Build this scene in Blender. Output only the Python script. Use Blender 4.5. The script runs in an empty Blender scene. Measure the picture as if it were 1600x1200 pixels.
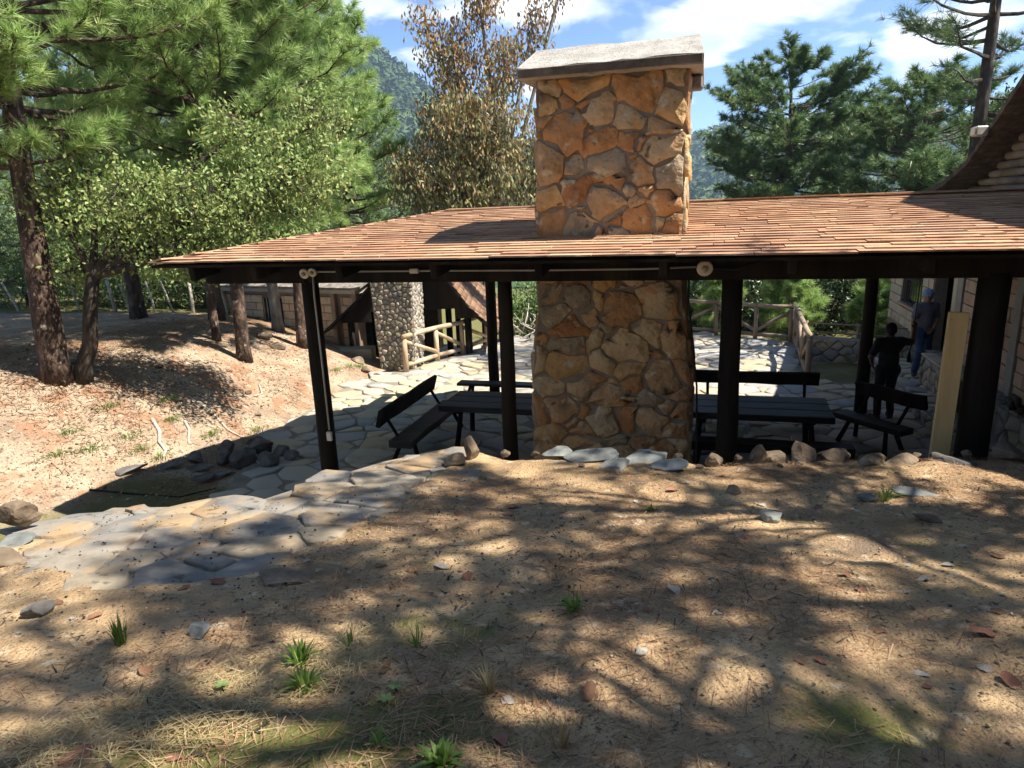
import bpy, math, random
import numpy as np
from mathutils import Vector, Matrix

# ------------------------------------------------------------------ camera
sc = bpy.context.scene
CAM_H = 4.0
PITCH = math.radians(14.6)
ROLL = 0.039
cam_data = bpy.data.cameras.new('camera')
cam_data.sensor_width = 36.0
cam_data.lens = 1080.0 / 1600.0 * 36.0
cam_data.clip_start = 0.05
cam_data.clip_end = 5000
cam = bpy.data.objects.new('camera', cam_data)
sc.collection.objects.link(cam)
_f = Vector((0, math.cos(PITCH), -math.sin(PITCH)))
_u = Vector((0, math.sin(PITCH), math.cos(PITCH)))
_r = Vector((1, 0, 0))
_x = _r * math.cos(ROLL) - _u * math.sin(ROLL)
_y = _r * math.sin(ROLL) + _u * math.cos(ROLL)
_m = Matrix((_x, _y, -_f)).transposed().to_4x4()
_m.translation = (0, 0, CAM_H)
cam.matrix_world = _m
sc.camera = cam

# ------------------------------------------------------------------ sun, sky, exposure
SUN_TO = Vector((0.645, -0.155, 1.0)).normalized()
sun_data = bpy.data.lights.new('sun', 'SUN')
sun_data.energy = 5.0
sun_data.angle = math.radians(0.53)
sun_data.color = (1.0, 0.93, 0.82)
sun = bpy.data.objects.new('sun', sun_data)
sc.collection.objects.link(sun)
sun.rotation_euler = SUN_TO.to_track_quat('Z', 'Y').to_euler()

world = bpy.data.worlds.new('World')
sc.world = world
world.use_nodes = True
wn = world.node_tree.nodes
wl = world.node_tree.links
wn.clear()
w_out = wn.new('ShaderNodeOutputWorld')
w_bg = wn.new('ShaderNodeBackground')
w_sky = wn.new('ShaderNodeTexSky')
w_sky.sky_type = 'NISHITA'
w_sky.sun_disc = False
w_sky.sun_elevation = math.asin(SUN_TO.z)
w_sky.sun_rotation = math.atan2(SUN_TO.x, SUN_TO.y)
w_sky.altitude = 2600
w_sky.air_density = 0.8
w_sky.dust_density = 0.0
w_sky.ozone_density = 5.0
w_bg.inputs['Strength'].default_value = 0.09
# clouds: a fractal layer that runs over the whole sky, projected on a flat cloud deck
w_geo = wn.new('ShaderNodeNewGeometry')
w_sep = wn.new('ShaderNodeSeparateXYZ')
w_tc = wn.new('ShaderNodeTexCoord')
wl.new(w_tc.outputs['Generated'], w_sep.inputs[0])
def wmath(op, a, b=None, c=None):
    n = wn.new('ShaderNodeMath'); n.operation = op
    for i, v in enumerate((a, b, c)):
        if v is None: continue
        if isinstance(v, (int, float)): n.inputs[i].default_value = v
        else: wl.new(v, n.inputs[i])
    return n.outputs[0]
zz = wmath('ADD', wmath('MAXIMUM', w_sep.outputs[2], 0.0), 0.22)
cx = wmath('DIVIDE', w_sep.outputs[0], zz)
cy = wmath('DIVIDE', w_sep.outputs[1], zz)
w_cmb = wn.new('ShaderNodeCombineXYZ')
wl.new(cx, w_cmb.inputs[0]); wl.new(cy, w_cmb.inputs[1])
CLOUD_OFF = (3.1, 0.4, 0.0)
CLOUD_BANKS = [(.06, 1, .25, 220, .15), (.22, 1, .24, 190, .19), (.38, 1, .285, 240, .18), (-.07, 1, .215, 380, .15), (.57, 1, .150, 1400, .19), (.60, 1, .225, 900, .14)]
w_map = wn.new('ShaderNodeMapping')
w_map.inputs['Location'].default_value = CLOUD_OFF
wl.new(w_cmb.outputs[0], w_map.inputs[0])
w_n = wn.new('ShaderNodeTexNoise')
w_n.inputs['Scale'].default_value = 2.1
w_n.inputs['Detail'].default_value = 9
w_n.inputs['Roughness'].default_value = 0.5
w_n.inputs['Distortion'].default_value = 0.25
wl.new(w_map.outputs[0], w_n.inputs['Vector'])
w_ramp = wn.new('ShaderNodeValToRGB')
w_ramp.color_ramp.elements[0].position = 0.585
w_ramp.color_ramp.elements[1].position = 0.67
# the cumulus banks that stand over the valley
w_cov = w_n.outputs[0]
for (dx_, dy_, dz_, kk_, amp_) in CLOUD_BANKS:
    w_dot = wn.new('ShaderNodeVectorMath'); w_dot.operation = 'DOT_PRODUCT'
    wl.new(w_tc.outputs['Generated'], w_dot.inputs[0]); w_dot.inputs[1].default_value = Vector((dx_, dy_, dz_)).normalized()
    w_cov = wmath('ADD', w_cov, wmath('MULTIPLY', wmath('EXPONENT', wmath('MULTIPLY', wmath('SUBTRACT', w_dot.outputs['Value'], 1.0), kk_)), amp_))
wl.new(w_cov, w_ramp.inputs[0])
w_n2 = wn.new('ShaderNodeTexNoise')
w_n2.inputs['Scale'].default_value = 2.4
w_n2.inputs['Detail'].default_value = 5
wl.new(w_map.outputs[0], w_n2.inputs['Vector'])
w_cr2 = wn.new('ShaderNodeValToRGB')
w_cr2.color_ramp.elements[0].position = 0.35
w_cr2.color_ramp.elements[0].color = (3.6, 4.2, 5.3, 1)
w_cr2.color_ramp.elements[1].position = 0.62
w_cr2.color_ramp.elements[1].color = (7.4, 7.6, 8.0, 1)
wl.new(w_n2.outputs[0], w_cr2.inputs[0])
w_mix = wn.new('ShaderNodeMix'); w_mix.data_type = 'RGBA'
wl.new(w_ramp.outputs[0], w_mix.inputs[0])
wl.new(w_sky.outputs[0], w_mix.inputs[6])
wl.new(w_cr2.outputs[0], w_mix.inputs[7])
wl.new(w_mix.outputs[2], w_bg.inputs['Color'])
wl.new(w_bg.outputs[0], w_out.inputs['Surface'])

sc.view_settings.view_transform = 'Standard'
sc.view_settings.look = 'None'
sc.view_settings.exposure = 1.35
sc.view_settings.gamma = 1.0
sc.cycles.use_denoising = True
sc.cycles.max_bounces = 6
sc.cycles.diffuse_bounces = 4
sc.cycles.glossy_bounces = 2
sc.cycles.transmission_bounces = 4
sc.cycles.volume_bounces = 1

# ------------------------------------------------------------------ helpers
RNG = random.Random(7)
NR = np.random.default_rng(11)
COL = sc.collection
YAW = math.radians(16)
UX, UY = math.cos(YAW), -math.sin(YAW)        # u: along the shelter's eave
VX, VY = math.sin(YAW), math.cos(YAW)         # v: across the shelter, away from the bank
OX, OY = 2.30, 7.20
def W(p, q, z=0.0):
    """shelter coordinates (p along the eave, q across) to world"""
    return Vector((OX + p * UX + q * VX, OY + p * UY + q * VY, z))
def inv(x, y):
    dx, dy = x - OX, y - OY
    return dx * UX + dy * UY, dx * VX + dy * VY

def tag(o, label=None, cat=None, group=None, kind=None):
    if label: o['label'] = label
    if cat: o['category'] = cat
    if group: o['group'] = group
    if kind: o['kind'] = kind
    return o
def empty(name, loc=(0, 0, 0), rz=0.0, label=None, cat=None, group=None):
    o = bpy.data.objects.new(name, None)
    COL.objects.link(o)
    o.empty_display_size = 0.1
    o.location = loc
    o.rotation_euler = (0, 0, rz)
    return tag(o, label, cat, group)
def link(name, me, mat, parent=None, smooth=False):
    o = bpy.data.objects.new(name, me)
    COL.objects.link(o)
    if mat is not None and len(me.materials) == 0:
        for m_ in (mat if isinstance(mat, (list, tuple)) else [mat]):
            me.materials.append(m_)
    if parent is not None:
        o.parent = parent
        if parent.type == 'EMPTY' or True:
            pm = parent_matrix(parent)
            o.matrix_parent_inverse = pm.inverted()
    if smooth:
        me.polygons.foreach_set('use_smooth', np.ones(len(me.polygons), bool))
    return o
def parent_matrix(o):
    m = Matrix.LocRotScale(o.location, o.rotation_euler, o.scale)
    if o.parent is not None:
        m = parent_matrix(o.parent) @ o.matrix_parent_inverse @ m
    return m
def fast_mesh(name, V, F, rnd=None, mi=None):
    """V (n,3); F (m,k) with a fixed k"""
    V = np.asarray(V, np.float32); F = np.asarray(F, np.int32)
    me = bpy.data.meshes.new(name)
    k = F.shape[1]
    me.vertices.add(len(V)); me.vertices.foreach_set('co', V.ravel())
    me.loops.add(F.size); me.loops.foreach_set('vertex_index', F.ravel())
    me.polygons.add(len(F))
    me.polygons.foreach_set('loop_start', np.arange(0, F.size, k, dtype=np.int32))
    if mi is not None: me.polygons.foreach_set('material_index', np.asarray(mi, np.int32))
    me.update(calc_edges=True)
    if rnd is not None:
        a = me.attributes.new('rnd', 'FLOAT', 'POINT')
        a.data.foreach_set('value', np.asarray(rnd, np.float32))
    return me

class MB:
    """collects shapes of one part; build() links them as one mesh"""
    def __init__(s): s.v = []; s.f = []
    def add(s, vs, fs):
        n = len(s.v); s.v.extend([tuple(a) for a in vs]); s.f.extend([tuple(n + i for i in f) for f in fs]); return s
    def box(s, c, ax, ay, az, bev=0.0):
        """box about c with half-axis vectors ax, ay, az; bev chamfers the edges"""
        c, ax, ay, az = Vector(c), Vector(ax), Vector(ay), Vector(az)
        if bev <= 0:
            vs = [c + ax * i + ay * j + az * k for k in (-1, 1) for j in (-1, 1) for i in (-1, 1)]
            return s.add(vs, [(0, 2, 3, 1), (4, 5, 7, 6), (0, 1, 5, 4), (2, 6, 7, 3), (0, 4, 6, 2), (1, 3, 7, 5)])
        vs = []; lx, ly, lz = ax.length, ay.length, az.length
        b = min(bev, lx * .45, ly * .45, lz * .45)
        ex, ey, ez = ax / lx, ay / ly, az / lz
        def V_(i, j, k, w):
            d = [lx, ly, lz]
            for t in range(3):
                if t != w: d[t] -= b
            return c + ex * d[0] * i + ey * d[1] * j + ez * d[2] * k
        idx = {}
        for i in (-1, 1):
            for j in (-1, 1):
                for k in (-1, 1):
                    for w in range(3):
                        idx[(i, j, k, w)] = len(vs); vs.append(V_(i, j, k, w))
        fs = []
        for w in range(3):
            for sg in (-1, 1):
                q = []
                for a, b_ in ((-1, -1), (1, -1), (1, 1), (-1, 1)):
                    t = [a, b_]; t.insert(w, sg); q.append(idx[(t[0], t[1], t[2], w)])
                if (sg < 0) ^ (w == 1): q = q[::-1]
                fs.append(q)
        for w in range(3):
            o1, o2 = [t for t in range(3) if t != w]
            for a in (-1, 1):
                for b_ in (-1, 1):
                    t0 = [0, 0, 0]; t0[o1] = a; t0[o2] = b_
                    tA = list(t0); tA[w] = -1; tB = list(t0); tB[w] = 1
                    q = [idx[(*tA, o1)], idx[(*tB, o1)], idx[(*tB, o2)], idx[(*tA, o2)]]
                    fs.append(q)
        for i in (-1, 1):
            for j in (-1, 1):
                for k in (-1, 1):
                    fs.append([idx[(i, j, k, 0)], idx[(i, j, k, 1)], idx[(i, j, k, 2)]])
        return s.add(vs, fs)
    def tube(s, path, rad, n=8, cap=True, jit=0.0, rnd=None):
        path = [Vector(p) for p in path]
        if not isinstance(rad, (list, tuple)): rad = [rad] * len(path)
        rings = []; ref = Vector((0.31, 0.17, 0.93))
        for i, p in enumerate(path):
            t = (path[min(i + 1, len(path) - 1)] - path[max(i - 1, 0)]).normalized()
            a = t.cross(ref)
            if a.length < 1e-3: a = t.cross(Vector((1, 0, 0)))
            a.normalize(); b = t.cross(a)
            ring = []
            for k in range(n):
                th = 2 * math.pi * k / n
                r = rad[i] * (1 + (rnd.uniform(-jit, jit) if jit else 0))
                ring.append(p + (a * math.cos(th) + b * math.sin(th)) * r)
            rings.append(ring)
        vs = [v for r in rings for v in r]; fs = []
        for i in range(len(path) - 1):
            for k in range(n):
                k2 = (k + 1) % n
                fs.append((i * n + k, i * n + k2, (i + 1) * n + k2, (i + 1) * n + k))
        if cap:
            fs.append(tuple(range(n))[::-1]); fs.append(tuple((len(path) - 1) * n + k for k in range(n)))
        return s.add(vs, fs)
    def build(s, name, mat, parent=None, smooth=False, kind=None, label=None):
        me = bpy.data.meshes.new(name)
        me.from_pydata([tuple(a) for a in s.v], [], s.f); me.update()
        o = link(name, me, mat, parent, smooth)
        if kind: o['kind'] = kind
        if label: o['label'] = label
        return o
def recalc(o):
    import bmesh
    bm = bmesh.new(); bm.from_mesh(o.data)
    bmesh.ops.recalc_face_normals(bm, faces=bm.faces); bm.to_mesh(o.data); bm.free()
    return o

# smooth value noise for shapes
_NT = NR.random((64, 64, 16)).astype(np.float32)
def vnoise(x, y, z=0.0):
    x = np.asarray(x, float); y = np.asarray(y, float); z = np.asarray(z, float) + 0 * x
    xi, yi, zi = np.floor(x).astype(int), np.floor(y).astype(int), np.floor(z).astype(int)
    fx, fy, fz = x - xi, y - yi, z - zi
    fx, fy, fz = fx * fx * (3 - 2 * fx), fy * fy * (3 - 2 * fy), fz * fz * (3 - 2 * fz)
    r = 0
    for a in (0, 1):
        for b in (0, 1):
            for c in (0, 1):
                r = r + _NT[(xi + a) % 64, (yi + b) % 64, (zi + c) % 16] * np.where(a, fx, 1 - fx) * np.where(b, fy, 1 - fy) * np.where(c, fz, 1 - fz)
    return r - 0.5
def fbm(x, y, o=4, z=0.0):
    r = 0; a = 1.0
    for i in range(o):
        r = r + a * vnoise(np.asarray(x) * 2 ** i + 17.3 * i, np.asarray(y) * 2 ** i + 5.1 * i, z * 2 ** i); a *= .5
    return r

# ------------------------------------------------------------------ materials
MATS = {}
def nodes(m): return m.node_tree.nodes, m.node_tree.links
def mat(name, cols, scale=4.0, rough=0.85, bump=0.25, bscale=None, detail=6, stretch=(1, 1, 1), objrand=0.0, pos=(0.3, 0.7),
        spec=0.3, bdist=0.02, spots=None, metallic=0.0, attr=None, coord='Object', translucent=0.0, rand_cols=None, attrmix=None):
    m = bpy.data.materials.new(name); m.use_nodes = True
    n, l = nodes(m); n.clear()
    out = n.new('ShaderNodeOutputMaterial'); b = n.new('ShaderNodeBsdfPrincipled')
    b.inputs['Roughness'].default_value = rough
    b.inputs['Specular IOR Level'].default_value = spec
    b.inputs['Metallic'].default_value = metallic
    tc = n.new('ShaderNodeTexCoord')
    if coord == 'World':
        g = n.new('ShaderNodeNewGeometry'); src = g.outputs['Position']
    else: src = tc.outputs[coord]
    mp = n.new('ShaderNodeMapping'); mp.inputs['Scale'].default_value = stretch
    l.new(src, mp.inputs[0])
    nz = n.new('ShaderNodeTexNoise'); nz.inputs['Scale'].default_value = scale; nz.inputs['Detail'].default_value = detail
    nz.inputs['Roughness'].default_value = 0.62
    l.new(mp.outputs[0], nz.inputs['Vector'])
    fac = nz.outputs[0]
    if attr:
        at = n.new('ShaderNodeAttribute'); at.attribute_name = attr; fac = at.outputs['Fac']
    cr = n.new('ShaderNodeValToRGB')
    els = cr.color_ramp.elements
    while len(els) < len(cols): els.new(0.5)
    for i, c in enumerate(cols):
        els[i].position = pos[0] + (pos[1] - pos[0]) * i / max(1, len(cols) - 1)
        els[i].color = (*c, 1)
    l.new(fac, cr.inputs[0])
    colo = cr.outputs[0]
    if rand_cols or objrand:
        oi = n.new('ShaderNodeObjectInfo')
    if rand_cols:   # each piece takes its own stone or plank colour
        rc = n.new('ShaderNodeValToRGB'); rc.color_ramp.interpolation = 'CONSTANT'
        e2 = rc.color_ramp.elements
        while len(e2) < len(rand_cols): e2.new(0.5)
        for i, c in enumerate(rand_cols):
            e2[i].position = i / len(rand_cols); e2[i].color = (*c, 1)
        if attr == 'piece' or attr is None:
            l.new(oi.outputs['Random'], rc.inputs[0])
        mx = n.new('ShaderNodeMix'); mx.data_type = 'RGBA'; mx.blend_type = 'MULTIPLY'; mx.inputs[0].default_value = 1.0
        l.new(rc.outputs[0], mx.inputs[6]); l.new(colo, mx.inputs[7]); colo = mx.outputs[2]
    if objrand:
        hv = n.new('ShaderNodeHueSaturation')
        mr = n.new('ShaderNodeMapRange'); mr.inputs[3].default_value = 1 - objrand; mr.inputs[4].default_value = 1 + objrand
        l.new(oi.outputs['Random'], mr.inputs[0]); l.new(mr.outputs[0], hv.inputs['Value']); l.new(colo, hv.inputs['Color'])
        colo = hv.outputs[0]
    if spots:       # (colour, scale, lo, hi): stains with a shape of their own
        for (sc_, s_s, lo, hi) in spots:
            n2 = n.new('ShaderNodeTexNoise'); n2.inputs['Scale'].default_value = s_s; n2.inputs['Detail'].default_value = 5
            l.new(src, n2.inputs['Vector'])
            r2 = n.new('ShaderNodeMapRange'); r2.inputs[1].default_value = lo; r2.inputs[2].default_value = hi
            l.new(n2.outputs[0], r2.inputs[0])
            m2 = n.new('ShaderNodeMix'); m2.data_type = 'RGBA'
            l.new(r2.outputs[0], m2.inputs[0]); l.new(colo, m2.inputs[6]); m2.inputs[7].default_value = (*sc_, 1)
            colo = m2.outputs[2]
    if attrmix:     # growth that has its own patches, stored on the mesh
        am = n.new('ShaderNodeAttribute'); am.attribute_name = attrmix[0]
        m3 = n.new('ShaderNodeMix'); m3.data_type = 'RGBA'; l.new(am.outputs['Fac'], m3.inputs[0]); l.new(colo, m3.inputs[6]); m3.inputs[7].default_value = (*attrmix[1], 1); colo = m3.outputs[2]
    l.new(colo, b.inputs['Base Color'])
    if bump:
        n3 = n.new('ShaderNodeTexNoise'); n3.inputs['Scale'].default_value = bscale or scale * 4; n3.inputs['Detail'].default_value = 6
        l.new(mp.outputs[0], n3.inputs['Vector'])
        bp = n.new('ShaderNodeBump'); bp.inputs['Strength'].default_value = bump; bp.inputs['Distance'].default_value = bdist
        l.new(n3.outputs[0], bp.inputs['Height']); l.new(bp.outputs[0], b.inputs['Normal'])
    sh = b.outputs[0]
    if translucent:
        tr = n.new('ShaderNodeBsdfTranslucent'); l.new(colo, tr.inputs['Color'])
        ms = n.new('ShaderNodeMixShader'); ms.inputs[0].default_value = translucent
        l.new(b.outputs[0], ms.inputs[1]); l.new(tr.outputs[0], ms.inputs[2]); sh = ms.outputs[0]
    l.new(sh, out.inputs['Surface'])
    MATS[name] = m
    return m

M_sand = mat('sandy_soil', [(.20, .132, .072), (.37, .25, .135), (.52, .365, .20)], scale=2.2, bump=.85, bscale=55, bdist=.03, detail=10, coord='World', attrmix=('moss', (.10, .115, .022)),
             spots=[((.17, .12, .08), 1.7, .56, .72), ((.58, .46, .31), 9, .60, .72), ((.11, .08, .055), 24, .62, .68), ((.13, .095, .065), 70, .60, .66)])
M_dirt = mat('hill_dirt', [(.20, .142, .098), (.325, .25, .175), (.42, .34, .245)], scale=1.4, bump=.6, bscale=30, bdist=.04, detail=9, coord='World', attrmix=('moss', (.105, .105, .03)),
             spots=[((.29, .155, .09), 2.1, .50, .66), ((.16, .19, .06), .45, .66, .74), ((.13, .085, .055), 15, .57, .66), ((.47, .38, .27), 7, .62, .70), ((.10, .07, .05), 42, .58, .64)])
M_moss = mat('mossy_earth', [(.09, .08, .035), (.17, .14, .06), (.28, .22, .11)], scale=2.5, bump=.5, bscale=40, coord='World',
             spots=[((.13, .16, .03), 1.2, .50, .66)])
M_mortar = mat('grey_mortar', [(.17, .14, .11), (.28, .235, .185)], scale=6, bump=.5, bscale=40)
M_patmortar = mat('patio_mortar', [(.16, .14, .115), (.27, .24, .19)], scale=3, bump=.5, bscale=30, coord='World')
ochre = [(.47, .27, .125), (.46, .31, .175), (.52, .385, .235), (.38, .19, .085), (.50, .40, .26), (.50, .34, .17), (.37, .30, .21), (.45, .245, .11), (.33, .28, .21), (.54, .34, .15), (.38, .22, .11), (.48, .37, .23)]
M_ochre = mat('ochre_stone', [(.50, .47, .43), (.92, .90, .86), (1.12, 1.10, 1.02)], scale=4, bump=1.0, bscale=11, bdist=.05, rand_cols=ochre,
              spots=[((.33, .29, .23), 3.2, .60, .74), ((.50, .25, .09), 4.6, .58, .70), ((.50, .41, .28), 6.3, .58, .68), ((.11, .085, .055), 8, .63, .72)], coord='World')
flag = [(.44, .385, .29), (.38, .35, .30), (.47, .40, .27), (.35, .335, .31), (.45, .385, .30), (.42, .345, .235), (.32, .315, .30)]
M_flag = mat('flagstone', [(.62, .62, .62), (1, 1, 1), (1.08, 1.06, 1.0)], scale=2.5, bump=.35, bscale=18, bdist=.02, rand_cols=flag, coord='World')
M_flagpath = mat('path_flagstone', [(.62, .62, .64), (1, 1, 1), (1.1, 1.08, 1.05)], scale=3, bump=.45, bscale=22, bdist=.02,
                 rand_cols=[(.26, .23, .185), (.22, .205, .18), (.29, .245, .18), (.24, .22, .19), (.20, .195, .18)], coord='World', spec=.1, spots=[((.31, .22, .13), 2.6, .48, .64), ((.12, .10, .075), 11, .60, .70)])
M_slate = mat('blue_slate', [(.11, .118, .11), (.19, .20, .19), (.28, .29, .27)], scale=5, bump=.6, bscale=16, objrand=.18, rough=.95, spec=.12)
M_rock = mat('tan_rock', [(.075, .056, .038), (.16, .12, .082), (.28, .225, .16)], scale=4, bump=.7, bscale=14, bdist=.03, objrand=.22)
M_rockdark = mat('dark_rock', [(.06, .055, .05), (.13, .12, .11), (.2, .19, .17)], scale=4, bump=.7, bscale=14, bdist=.03, objrand=.25)
M_rubble = mat('rubble_stone', [(.5, .5, .5), (1, 1, 1), (1.1, 1.1, 1.05)], scale=5, bump=.5, bscale=14, bdist=.02,
               rand_cols=[(.34, .31, .26), (.27, .26, .24), (.38, .33, .24), (.22, .21, .20), (.30, .28, .22)], coord='World')
M_rubble_merged = mat('rubble_masonry', [(.12, .115, .105), (.24, .22, .18), (.36, .33, .27), (.42, .39, .32)], scale=7, bump=.5, bscale=20, coord='World')
M_darkwood = mat('black_stained_wood', [(.006, .005, .004), (.017, .013, .010), (.034, .026, .018)], scale=3, stretch=(1, 1, .12), bump=.5, bscale=30, rough=.85, spec=.12)
M_tabletop = mat('dark_tabletop_wood', [(.016, .013, .011), (.035, .030, .027), (.062, .055, .05)], scale=4, stretch=(.15, 1, 1), bump=.4, bscale=24, rough=.6, spec=.3)
M_shingle = mat('roof_shingle', [(.60, .56, .52), (.95, .94, .92), (1.12, 1.1, 1.06)], scale=3, stretch=(1, 4, 1), bump=.4, bscale=20,
                rand_cols=[(.40, .235, .145), (.45, .285, .18), (.36, .20, .125), (.48, .325, .21), (.42, .255, .165), (.33, .205, .14)], coord='World')
M_shingles = mat('roof_shingle_field', [(.27, .155, .10), (.38, .23, .145), (.45, .29, .185), (.48, .325, .215)], attr='rnd', bump=.4, scale=3, bscale=20, pos=(0, 1),
                 spots=[((.20, .12, .08), 2.2, .58, .75)])
M_capshade = mat('shade_toned_concrete', [(.07, .055, .042), (.13, .105, .082), (.19, .16, .13)], scale=4, bump=.8, bscale=30)  # concrete darkened to stand for the shade on the cap's edge
M_concrete = mat('cap_concrete', [(.22, .21, .19), (.32, .305, .28), (.42, .40, .37)], scale=3, bump=.9, bscale=45, bdist=.02, spots=[((.2, .19, .17), 22, .58, .66)])
M_plaster = mat('plaster_concrete', [(.30, .28, .24), (.42, .39, .33)], scale=3, bump=.4, bscale=20)
M_block = mat('stone_block', [(.7, .7, .7), (1, 1, 1), (1.08, 1.05, 1.0)], scale=5, bump=.5, bscale=25,
              rand_cols=[(.58, .50, .36), (.54, .43, .31), (.60, .51, .35), (.56, .42, .30), (.52, .46, .34)], coord='World')
M_blockpink = mat('pink_stone_block', [(.7, .7, .7), (1, 1, 1), (1.08, 1.05, 1.0)], scale=5, bump=.5, bscale=25,
              rand_cols=[(.55, .36, .26), (.50, .37, .27), (.57, .41, .29), (.52, .33, .23)], coord='World', spots=[((.2, .16, .12), 9, .62, .7)])
M_glass = mat('dark_window', [(.012, .012, .014), (.03, .03, .034)], scale=2, bump=0, rough=.12, spec=.5)
M_iron = mat('dark_iron', [(.02, .018, .016), (.045, .038, .032)], scale=9, bump=.2, rough=.6)
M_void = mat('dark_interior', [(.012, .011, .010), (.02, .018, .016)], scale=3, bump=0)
M_raw = mat('peeled_log', [(.34, .24, .15), (.50, .38, .25), (.60, .49, .35)], scale=3, stretch=(1, 1, .2), bump=.5, bscale=22)
M_rail = mat('weathered_log', [(.17, .125, .09), (.27, .205, .15), (.38, .30, .22)], scale=3, stretch=(1, 1, .2), bump=.5, bscale=22)
M_lumber = mat('fresh_lumber', [(.55, .39, .17), (.66, .49, .24), (.72, .56, .31)], scale=3, stretch=(3, 3, .2), bump=.15, bscale=20, rough=.6, spots=[((.30, .17, .07), 7, .70, .74)])
M_logsid = mat('log_siding', [(.10, .085, .07), (.19, .165, .135), (.27, .24, .20)], scale=3, stretch=(1, .2, 1), bump=.6, bscale=20, objrand=.2)
M_bark = mat('pine_bark', [(.022, .015, .011), (.075, .047, .034), (.19, .13, .095)], scale=8, stretch=(1, 1, .4), bump=1.0, bscale=9, bdist=.10, pos=(.36, .66), spots=[((.30, .26, .22), 8, .62, .68)])
M_barkdark = mat('dark_bark', [(.02, .016, .012), (.055, .043, .033), (.12, .10, .08)], scale=6, stretch=(1, 1, .4), bump=.9, bscale=10, bdist=.04)
M_greybark = mat('grey_bark', [(.10, .09, .075), (.21, .19, .165), (.33, .31, .28)], scale=6, stretch=(1, 1, .4), bump=.8, bscale=10, bdist=.04)
M_dead = mat('dead_wood', [(.28, .25, .20), (.46, .42, .35), (.58, .54, .46)], scale=6, stretch=(1, 1, .4), bump=.5)
M_needle = mat('pine_needles', [(0.1, 0.17, 0.05), (0.21, 0.33, 0.1), (0.31, 0.44, 0.145), (0.41, 0.48, 0.19)], attr='rnd', pos=(0, 1), bump=0, rough=.42, spec=.5, translucent=.36)
M_needledk = mat('pine_needles_dark', [(0.055, 0.11, 0.045), (0.11, 0.195, 0.07), (0.175, 0.27, 0.09), (0.25, 0.31, 0.125)], attr='rnd', pos=(0, 1), bump=0, rough=.42, spec=.5, translucent=.22)
M_needlebr = mat('pine_needles_bright', [(0.15, 0.25, 0.065), (0.29, 0.44, 0.135), (0.4, 0.55, 0.19), (0.5, 0.57, 0.24)], attr='rnd', pos=(0, 1), bump=0, rough=.42, spec=.5, translucent=.38)
M_leafpale = mat('pale_leaves', [(.11, .19, .045), (.20, .29, .085), (.30, .37, .14), (.38, .35, .10)], attr='rnd', pos=(0, 1), bump=0, rough=.5, translucent=.3)
M_leafdry = mat('drying_leaves', [(0.1, 0.135, 0.05), (0.2, 0.23, 0.1), (0.31, 0.29, 0.13), (0.38, 0.22, 0.1), (0.28, 0.125, 0.07)], attr='rnd', pos=(0, 1), bump=0, rough=.5, translucent=.25)
M_leafdark = mat('dark_leaves', [(.025, .05, .018), (.05, .09, .028), (.09, .14, .04)], attr='rnd', pos=(0, 1), bump=0, rough=.4, spec=.5, translucent=.18)
M_leafgrn = mat('shrub_leaves', [(0.07, 0.13, 0.04), (0.14, 0.225, 0.07), (0.22, 0.32, 0.11), (0.3, 0.36, 0.14)], attr='rnd', pos=(0, 1), bump=0, rough=.45, translucent=.36)
M_forest = mat('forest_canopy', [(.018, .040, .014), (.035, .07, .022), (.065, .105, .03), (.10, .13, .04)], attr='rnd', pos=(0, 1), bump=0, rough=.8)
M_hillfloor = mat('hill_undergrowth', [(.02, .045, .015), (.045, .08, .025)], scale=.05, bump=0, coord='World')
M_grass = mat('grass_blades', [(.09, .17, .03), (.16, .27, .05), (.26, .35, .09)], attr='rnd', pos=(0, 1), bump=0, rough=.5, translucent=.3)
M_dryblade = mat('dry_blades', [(.28, .20, .09), (.42, .33, .17), (.52, .43, .25)], attr='rnd', pos=(0, 1), bump=0, translucent=.2)
M_litter = mat('fallen_needles', [(.16, .085, .045), (.30, .17, .09), (.42, .28, .16)], attr='rnd', pos=(0, 1), bump=0)
M_dryleaf = [mat('dry_leaf_brown', [(.20, .10, .055), (.33, .18, .10)], scale=14, bump=.3, objrand=.25),
             mat('dry_leaf_red', [(.20, .085, .055), (.30, .14, .09)], scale=14, bump=.3, objrand=.2),
             mat('dry_leaf_grey', [(.28, .25, .21), (.44, .40, .34)], scale=14, bump=.3, objrand=.2)]
M_white = mat('white_porcelain', [(.60, .55, .45), (.72, .68, .58)], scale=8, bump=.1, rough=.35, spec=.5)
M_pvc = mat('grey_conduit', [(.36, .34, .30), (.46, .44, .40)], scale=6, bump=.1, rough=.5)
M_black = mat('black_cable', [(.01, .01, .01), (.02, .02, .02)], scale=6, bump=0)
M_flag_field = mat('flagstone_field', [(.26, .27, .28), (.36, .34, .30), (.42, .38, .31), (.46, .40, .29)], attr='rnd', pos=(0, 1), scale=3, bump=.35, bscale=18)
M_rubble_field = mat('rubble_stone_field', [(.16, .155, .15), (.25, .235, .20), (.34, .30, .24), (.42, .37, .29)], attr='rnd', pos=(0, 1), scale=3, bump=.5, bscale=18)

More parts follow.
